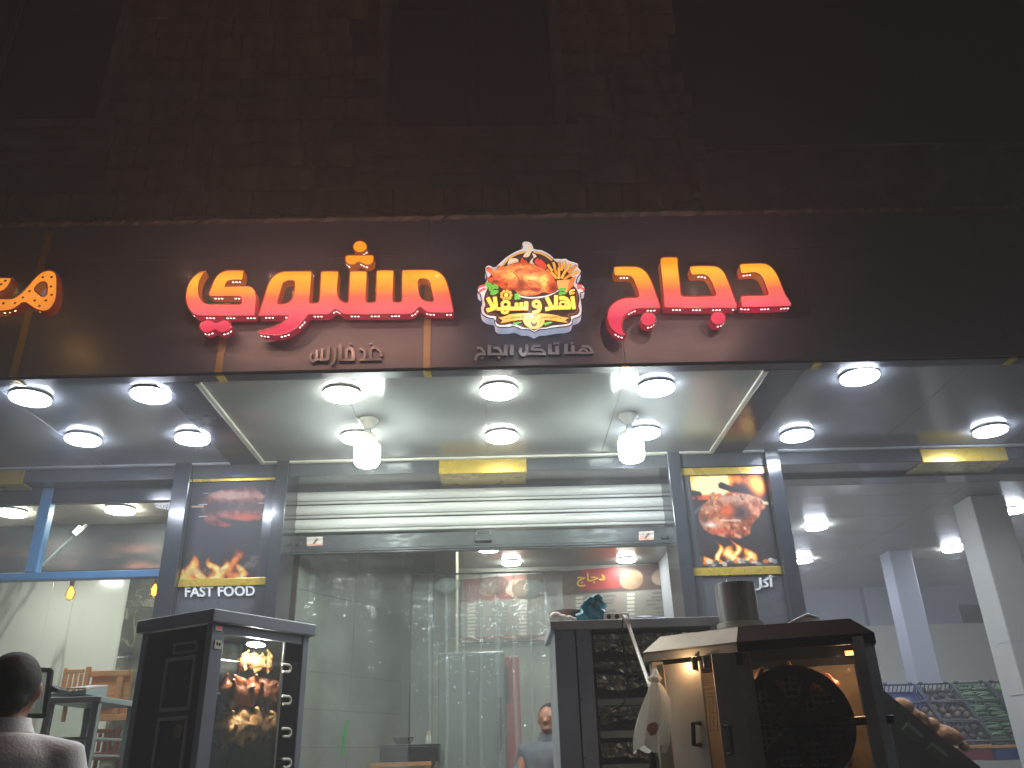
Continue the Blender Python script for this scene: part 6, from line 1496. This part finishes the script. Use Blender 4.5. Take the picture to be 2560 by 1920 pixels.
# stand under the crates
ssm = thing('vegetable_stand', 'sloping dark stand carrying the vegetable crates', 'stand', (top_.x, 8.8, .13))
a = Vector((top_.x-2*cw-.05, top_.y, top_.z))-nr*.14; b = a+Vector((4*cw+.3, 0, 0))
MB().hull8([a, b, b+sd*slen, a+sd*slen], [q-nr*.03 for q in (a, b, b+sd*slen, a+sd*slen)]).build('board', M['oven_side'], ssm)
for x in (a.x+.05, b.x-.1): MB().box(x, x+.05, top_.y+.05, top_.y+.1, .14, top_.z-.05).build('leg', M['oven_side'], ssm)
zz = P(2470, 1866, 8.1); sh_ = thing('low_shelf', 'low plank shelf with red and blue boxes under the vegetable crates', 'shelf', (zz.x, 8.1, zz.z))
for x0, x1 in ((2412, 2480), (2486, 2560)): px_box(x0, 1862, x1, 1869, .3, 'plank', M['pine'], sh_, 8.1, .003)
px_box(2420, 1871, 2482, 1900, .25, 'red_front', M['crate_red'], sh_, 8.12); px_box(2490, 1871, 2570, 1900, .25, 'blue_front', M['crate_blue'], sh_, 8.12)
# black slanting sack edge with potatoes
YO = 5.0
bk_ = thing('black_bin', 'black slanting bin heaped with big potatoes beside the grill', 'bin', P(2300, 1900, YO))
pp = [P(*q, YO) for q in ((2196, 1716), (2262, 1768), (2330, 1826), (2400, 1878), (2450, 1916), (2480, 2060), (2140, 2060))]
MB().poly([pp], Vector((0, .05, 0))).build('front', M['soot'], bk_)
for k, py in enumerate((0, 1)):
    p = [P(2262+60*k, 1815+50*k, YO-.012), P(2300+60*k, 1848+46*k, YO-.012)]; MB().tube(p, .03, 6).build('green_mark', mat('bin_green', (34, 58, 28), .6), bk_)
MB().hull8([q+Vector((0, .05, -.03)) for q in (pp[0], pp[4], pp[5], pp[6])], [q+Vector((0, .5, -.03)) for q in (pp[0], pp[4], pp[5], pp[6])]).build('fill', M['soot'], bk_)
for k, (px, py, rx, rz, rot) in enumerate(((2262, 1762, 24, 15, .6), (2300, 1792, 24, 13, .55), (2306, 1808, 15, 12, .5), (2334, 1812, 20, 14, .7), (2368, 1838, 34, 22, .35), (2408, 1864, 15, 12, .8), (2345, 1822, 18, 14, .3), (2285, 1786, 20, 14, .5))):
    p = P(px, py, YO+.10); s = 4.9/FPX; m = MB().ellip((0, 0, 0), (rx*s, rz*s*1.1, rz*s), nu=16, nv=10); q = random.Random(k)
    for v in m.v: v *= 1+.06*math.sin(v.x*60+k)+q.uniform(-.02, .02)
    me = voxel(m, .008, 3); o = place_mesh('potato', me, M['potato'], None, p, Matrix.Rotation(rot, 4, 'Y'))
    tag(o, ['big potato highest on the black bin edge', 'long potato second down the black bin edge', 'small round potato below the long one on the bin', 'potato tucked behind the small round one on the bin', 'largest pale potato low on the black bin edge', 'small potato at the very bottom of the heap', 'potato wedged just above the largest one', 'potato half hidden between the two highest ones'][k], 'potato', 'potatoes heaped on the black bin')

# ------------------------------------------------------------------ people
M['skin'] = mat('skin', (150, 104, 80), .5, var=.08, scale=10); M['hair'] = mat('hair', (16, 13, 12), .7, var=.2, scale=60, bump=.25, bscale=420); M['shirt'] = mat('shirt', (238, 242, 244), .8, var=.08, scale=6, bump=.15, bscale=120); M['shirt_dark'] = mat('shirt_dark', (92, 98, 104), .8, var=.1); M['trousers'] = mat('trousers', (36, 40, 50), .8, var=.1)
def ring(c, rx, ry, n_=24, ex=2.3):
    g = []
    for k in range(n_):
        a = 2*math.pi*k/n_; cs, sn = math.cos(a), math.sin(a)
        g.append(Vector((c[0]+rx*math.copysign(abs(cs)**(2/ex), cs), c[1]+ry*math.copysign(abs(sn)**(2/ex), sn), c[2])))
    return g
def person(name, label, H, loc, rz, shirt, pose):
    """standing figure facing +y; k scales a 1.75 m body"""
    k = H/1.722; b = MB(); S = lambda *q: Vector(q)
    b.loft([ring((0, .0, z), rx, ry) for z, rx, ry in ((.86, .155, .105), (.98, .165, .115), (1.1, .15, .105), (1.25, .17, .12), (1.38, .185, .12), (1.46, .15, .095), (1.5, .075, .065), (1.53, .058, .060))])
    b.tube([S(0, .0, 1.48), S(0, .012, 1.575)], [.060, .056], 14)
    b.ellip((0, .018, 1.625), (.076, .096, .098), nu=20, nv=14); b.ellip((0, .045, 1.565), (.055, .065, .06), nu=16, nv=10)      # skull and jaw
    b.tube([S(0, .105, 1.63), S(0, .128, 1.595)], [.009, .016], 8); b.ellip((0, .105, 1.555), (.026, .012, .010))                  # nose, mouth
    for s in (-1, 1):
        b.ellip((s*.079, .008, 1.615), (.010, .020, .032), Matrix.Rotation(-s*.25, 3, 'Z'), 10, 8)                                        # ears
        b.ellip((s*.03, .1, 1.642), (.018, .010, .008))
        hip = S(s*.085, 0, .9); kn = S(s*.095, .02, .5); an = S(s*.1, 0, .09); b.tube([hip, (hip+kn)/2, kn, (kn+an)/2+S(0, -.015, .04), an], [.09, .078, .056, .052, .036], 14); b.tube([S(s*.1, -.04, .045), S(s*.105, .08, .035), S(s*.11, .16, .028)], [.036, .04, .03], 10)
        sh_ = S(s*.185, 0, 1.415); el = S(s*.235, .01, 1.13) if not pose else S(s*.225, .10, 1.16); wr = S(s*.24, .07, .88) if not pose else S(s*.12, .30, 1.10)
        b.tube([S(s*.13, 0, 1.41), sh_, (sh_+el)/2, el, (el+wr)/2, wr], [.06, .062, .05, .041, .038, .027], 12)
        d = (wr-el).normalized(); hd = wr+d*.05; b.ellip(hd, (.026, .036, .045)) 
        ax = d.orthogonal().normalized(); ay = d.cross(ax)
        for f in range(4): o_ = ay*(.022-.015*f); b.tube([hd+o_+d*.02, hd+o_+d*(.065+.01*(f in (1, 2)))+ax*.008, hd+o_+d*(.09+.014*(f in (1, 2))-.008*(f == 3))+ax*.024], [.010, .009, .007], 6)
        b.tube([hd+ay*.028-d*.02, hd+ay*.05+d*.012, hd+ay*.052+d*.04+ax*.012], [.012, .010, .008], 6)
    me = voxel(b, .0085, 4)
    h = MB(); h.ellip((0, -.002, 1.638), (.083, .101, .098), nu=24, nv=16); h.ellip((0, -.05, 1.585), (.066, .048, .055), nu=16, nv=10); hm = voxel(h, .009, 4)
    bm = bmesh.new(); bm.from_mesh(hm)                                                                                           # hairline: the cap stops at the forehead, round the ears and at the nape
    kill = [v for v in bm.verts if v.co.z < 1.548 or (v.co.y > .055 and v.co.z < 1.685) or (v.co.y > -.012 and v.co.z < 1.615)]
    bmesh.ops.delete(bm, geom=kill, context='VERTS'); bm.to_mesh(hm); bm.free()
    c = MB()
    c.loft([ring((0, .0, z), rx, ry) for z, rx, ry in ((.84, .185, .135), (.95, .188, .138), (1.1, .182, .132), (1.25, .198, .14), (1.36, .212, .138), (1.42, .20, .122), (1.465, .14, .095), (1.495, .085, .078))])
    for s in (-1, 1):
        el = S(s*.235, .01, 1.17) if not pose else S(s*.228, .09, 1.19); c.tube([S(s*.1, 0, 1.42), S(s*.185, 0, 1.405), S(s*.215, .0, 1.30), el], [.07, .079, .074, .068], 16)
    cm_ = voxel(c, .011, 8)
    for v in cm_.vertices:                                                                                                       # cloth folds
        p = v.co; w_ = max(0, min(1, (1.40-p.z)/.15)); f = .0075*math.sin(p.x*52+3*math.sin(p.z*7))*w_+.004*math.sin(p.z*34+p.x*22)*w_
        v.co += v.normal*f
    col = MB(); rr = [ring((0, .006+dy, z), rx, ry, 32) for z, rx, ry, dy in ((1.462, .106, .088, 0), (1.485, .092, .084, .002), (1.522, .074, .074, .004), (1.535, .071, .071, .004), (1.53, .066, .066, .004), (1.48, .064, .064, .004))]; col.loft(rr, False)
    tr = MB(); tr.loft([ring((0, 0, z), rx, ry) for z, rx, ry in ((.80, .17, .12), (.9, .172, .122), (.99, .168, .12))])
    for s in (-1, 1): tr.tube([S(s*.085, 0, .88), S(s*.092, .012, .5), S(s*.1, 0, .08)], [.1, .078, .062], 16)
    trm = voxel(tr, .013, 4)
    Mx = Matrix.Rotation(rz, 4, 'Z') @ Matrix.Scale(k, 4)
    for q in (me, hm, cm_, trm): q.transform(Mx)
    col.v = [Mx @ v for v in col.v]; col.v = [v+Vector(loc) for v in col.v]
    t = new_obj(name, me, M['skin']); t.location = loc; tag(t, label, 'person')
    for q, nm, mt in ((hm, 'hair', 'hair'), (cm_, 'shirt', shirt), (trm, 'trousers', 'trousers')): q.name = nm; new_obj(nm, q, M[mt], t); q.polygons.foreach_set('use_smooth', [True]*len(q.polygons))
    o = col.build('collar', M[shirt], t, smooth=True)
    return t
hp = P(32, 1640, 2.88)
person('person', 'man in a pale grey collared shirt with short dark hair seen from behind', hp.z, (P(28, 1720, 2.88).x, 2.88, 0), math.radians(14), 'shirt', 0)
hp = P(1372, 1762, 6.2)
person('person', 'man in a grey shirt half hidden behind the steel rack in the shop', hp.z-.13, (P(1374, 1800, 6.2).x, 6.2, .13), math.radians(160), 'shirt_dark', 1)
# ------------------------------------------------------------------ the sign's own glow
for px, py, col in [(470+k*52, 690+(40 if k % 2 else 0), (1, .5, .36)) for k in range(13)]+[(1560+k*58, 690+(40 if k % 2 else 0), (1, .52, .4)) for k in range(7)]+[(1330, 690, (1, .9, .8)), (1330, 790, (1, .95, .9)), (40, 730, (1, .5, .15))]:
    l_ = bpy.data.lights.new('sign_glow', 'POINT'); l_.energy = 1.0*GLOW; l_.color = col; l_.shadow_soft_size = 0
    o = bpy.data.objects.new('sign_glow', l_); C.objects.link(o); o.location = P(px, py, YL-.3)
# ------------------------------------------------------------------ smoky air
hz = bpy.data.materials.new('haze'); hz.use_nodes = True
n = hz.node_tree.nodes; n.clear(); o_ = n.new('ShaderNodeOutputMaterial'); v_ = n.new('ShaderNodeVolumePrincipled')
v_.inputs['Color'].default_value = (.9, .9, .9, 1); v_.inputs['Density'].default_value = .0205; v_.inputs['Anisotropy'].default_value = 0
hz.node_tree.links.new(v_.outputs[0], o_.inputs['Volume'])
struct(MB().box(-41, 41, -41, 41, -1.0, 10.4).build('haze', hz), 'stuff')
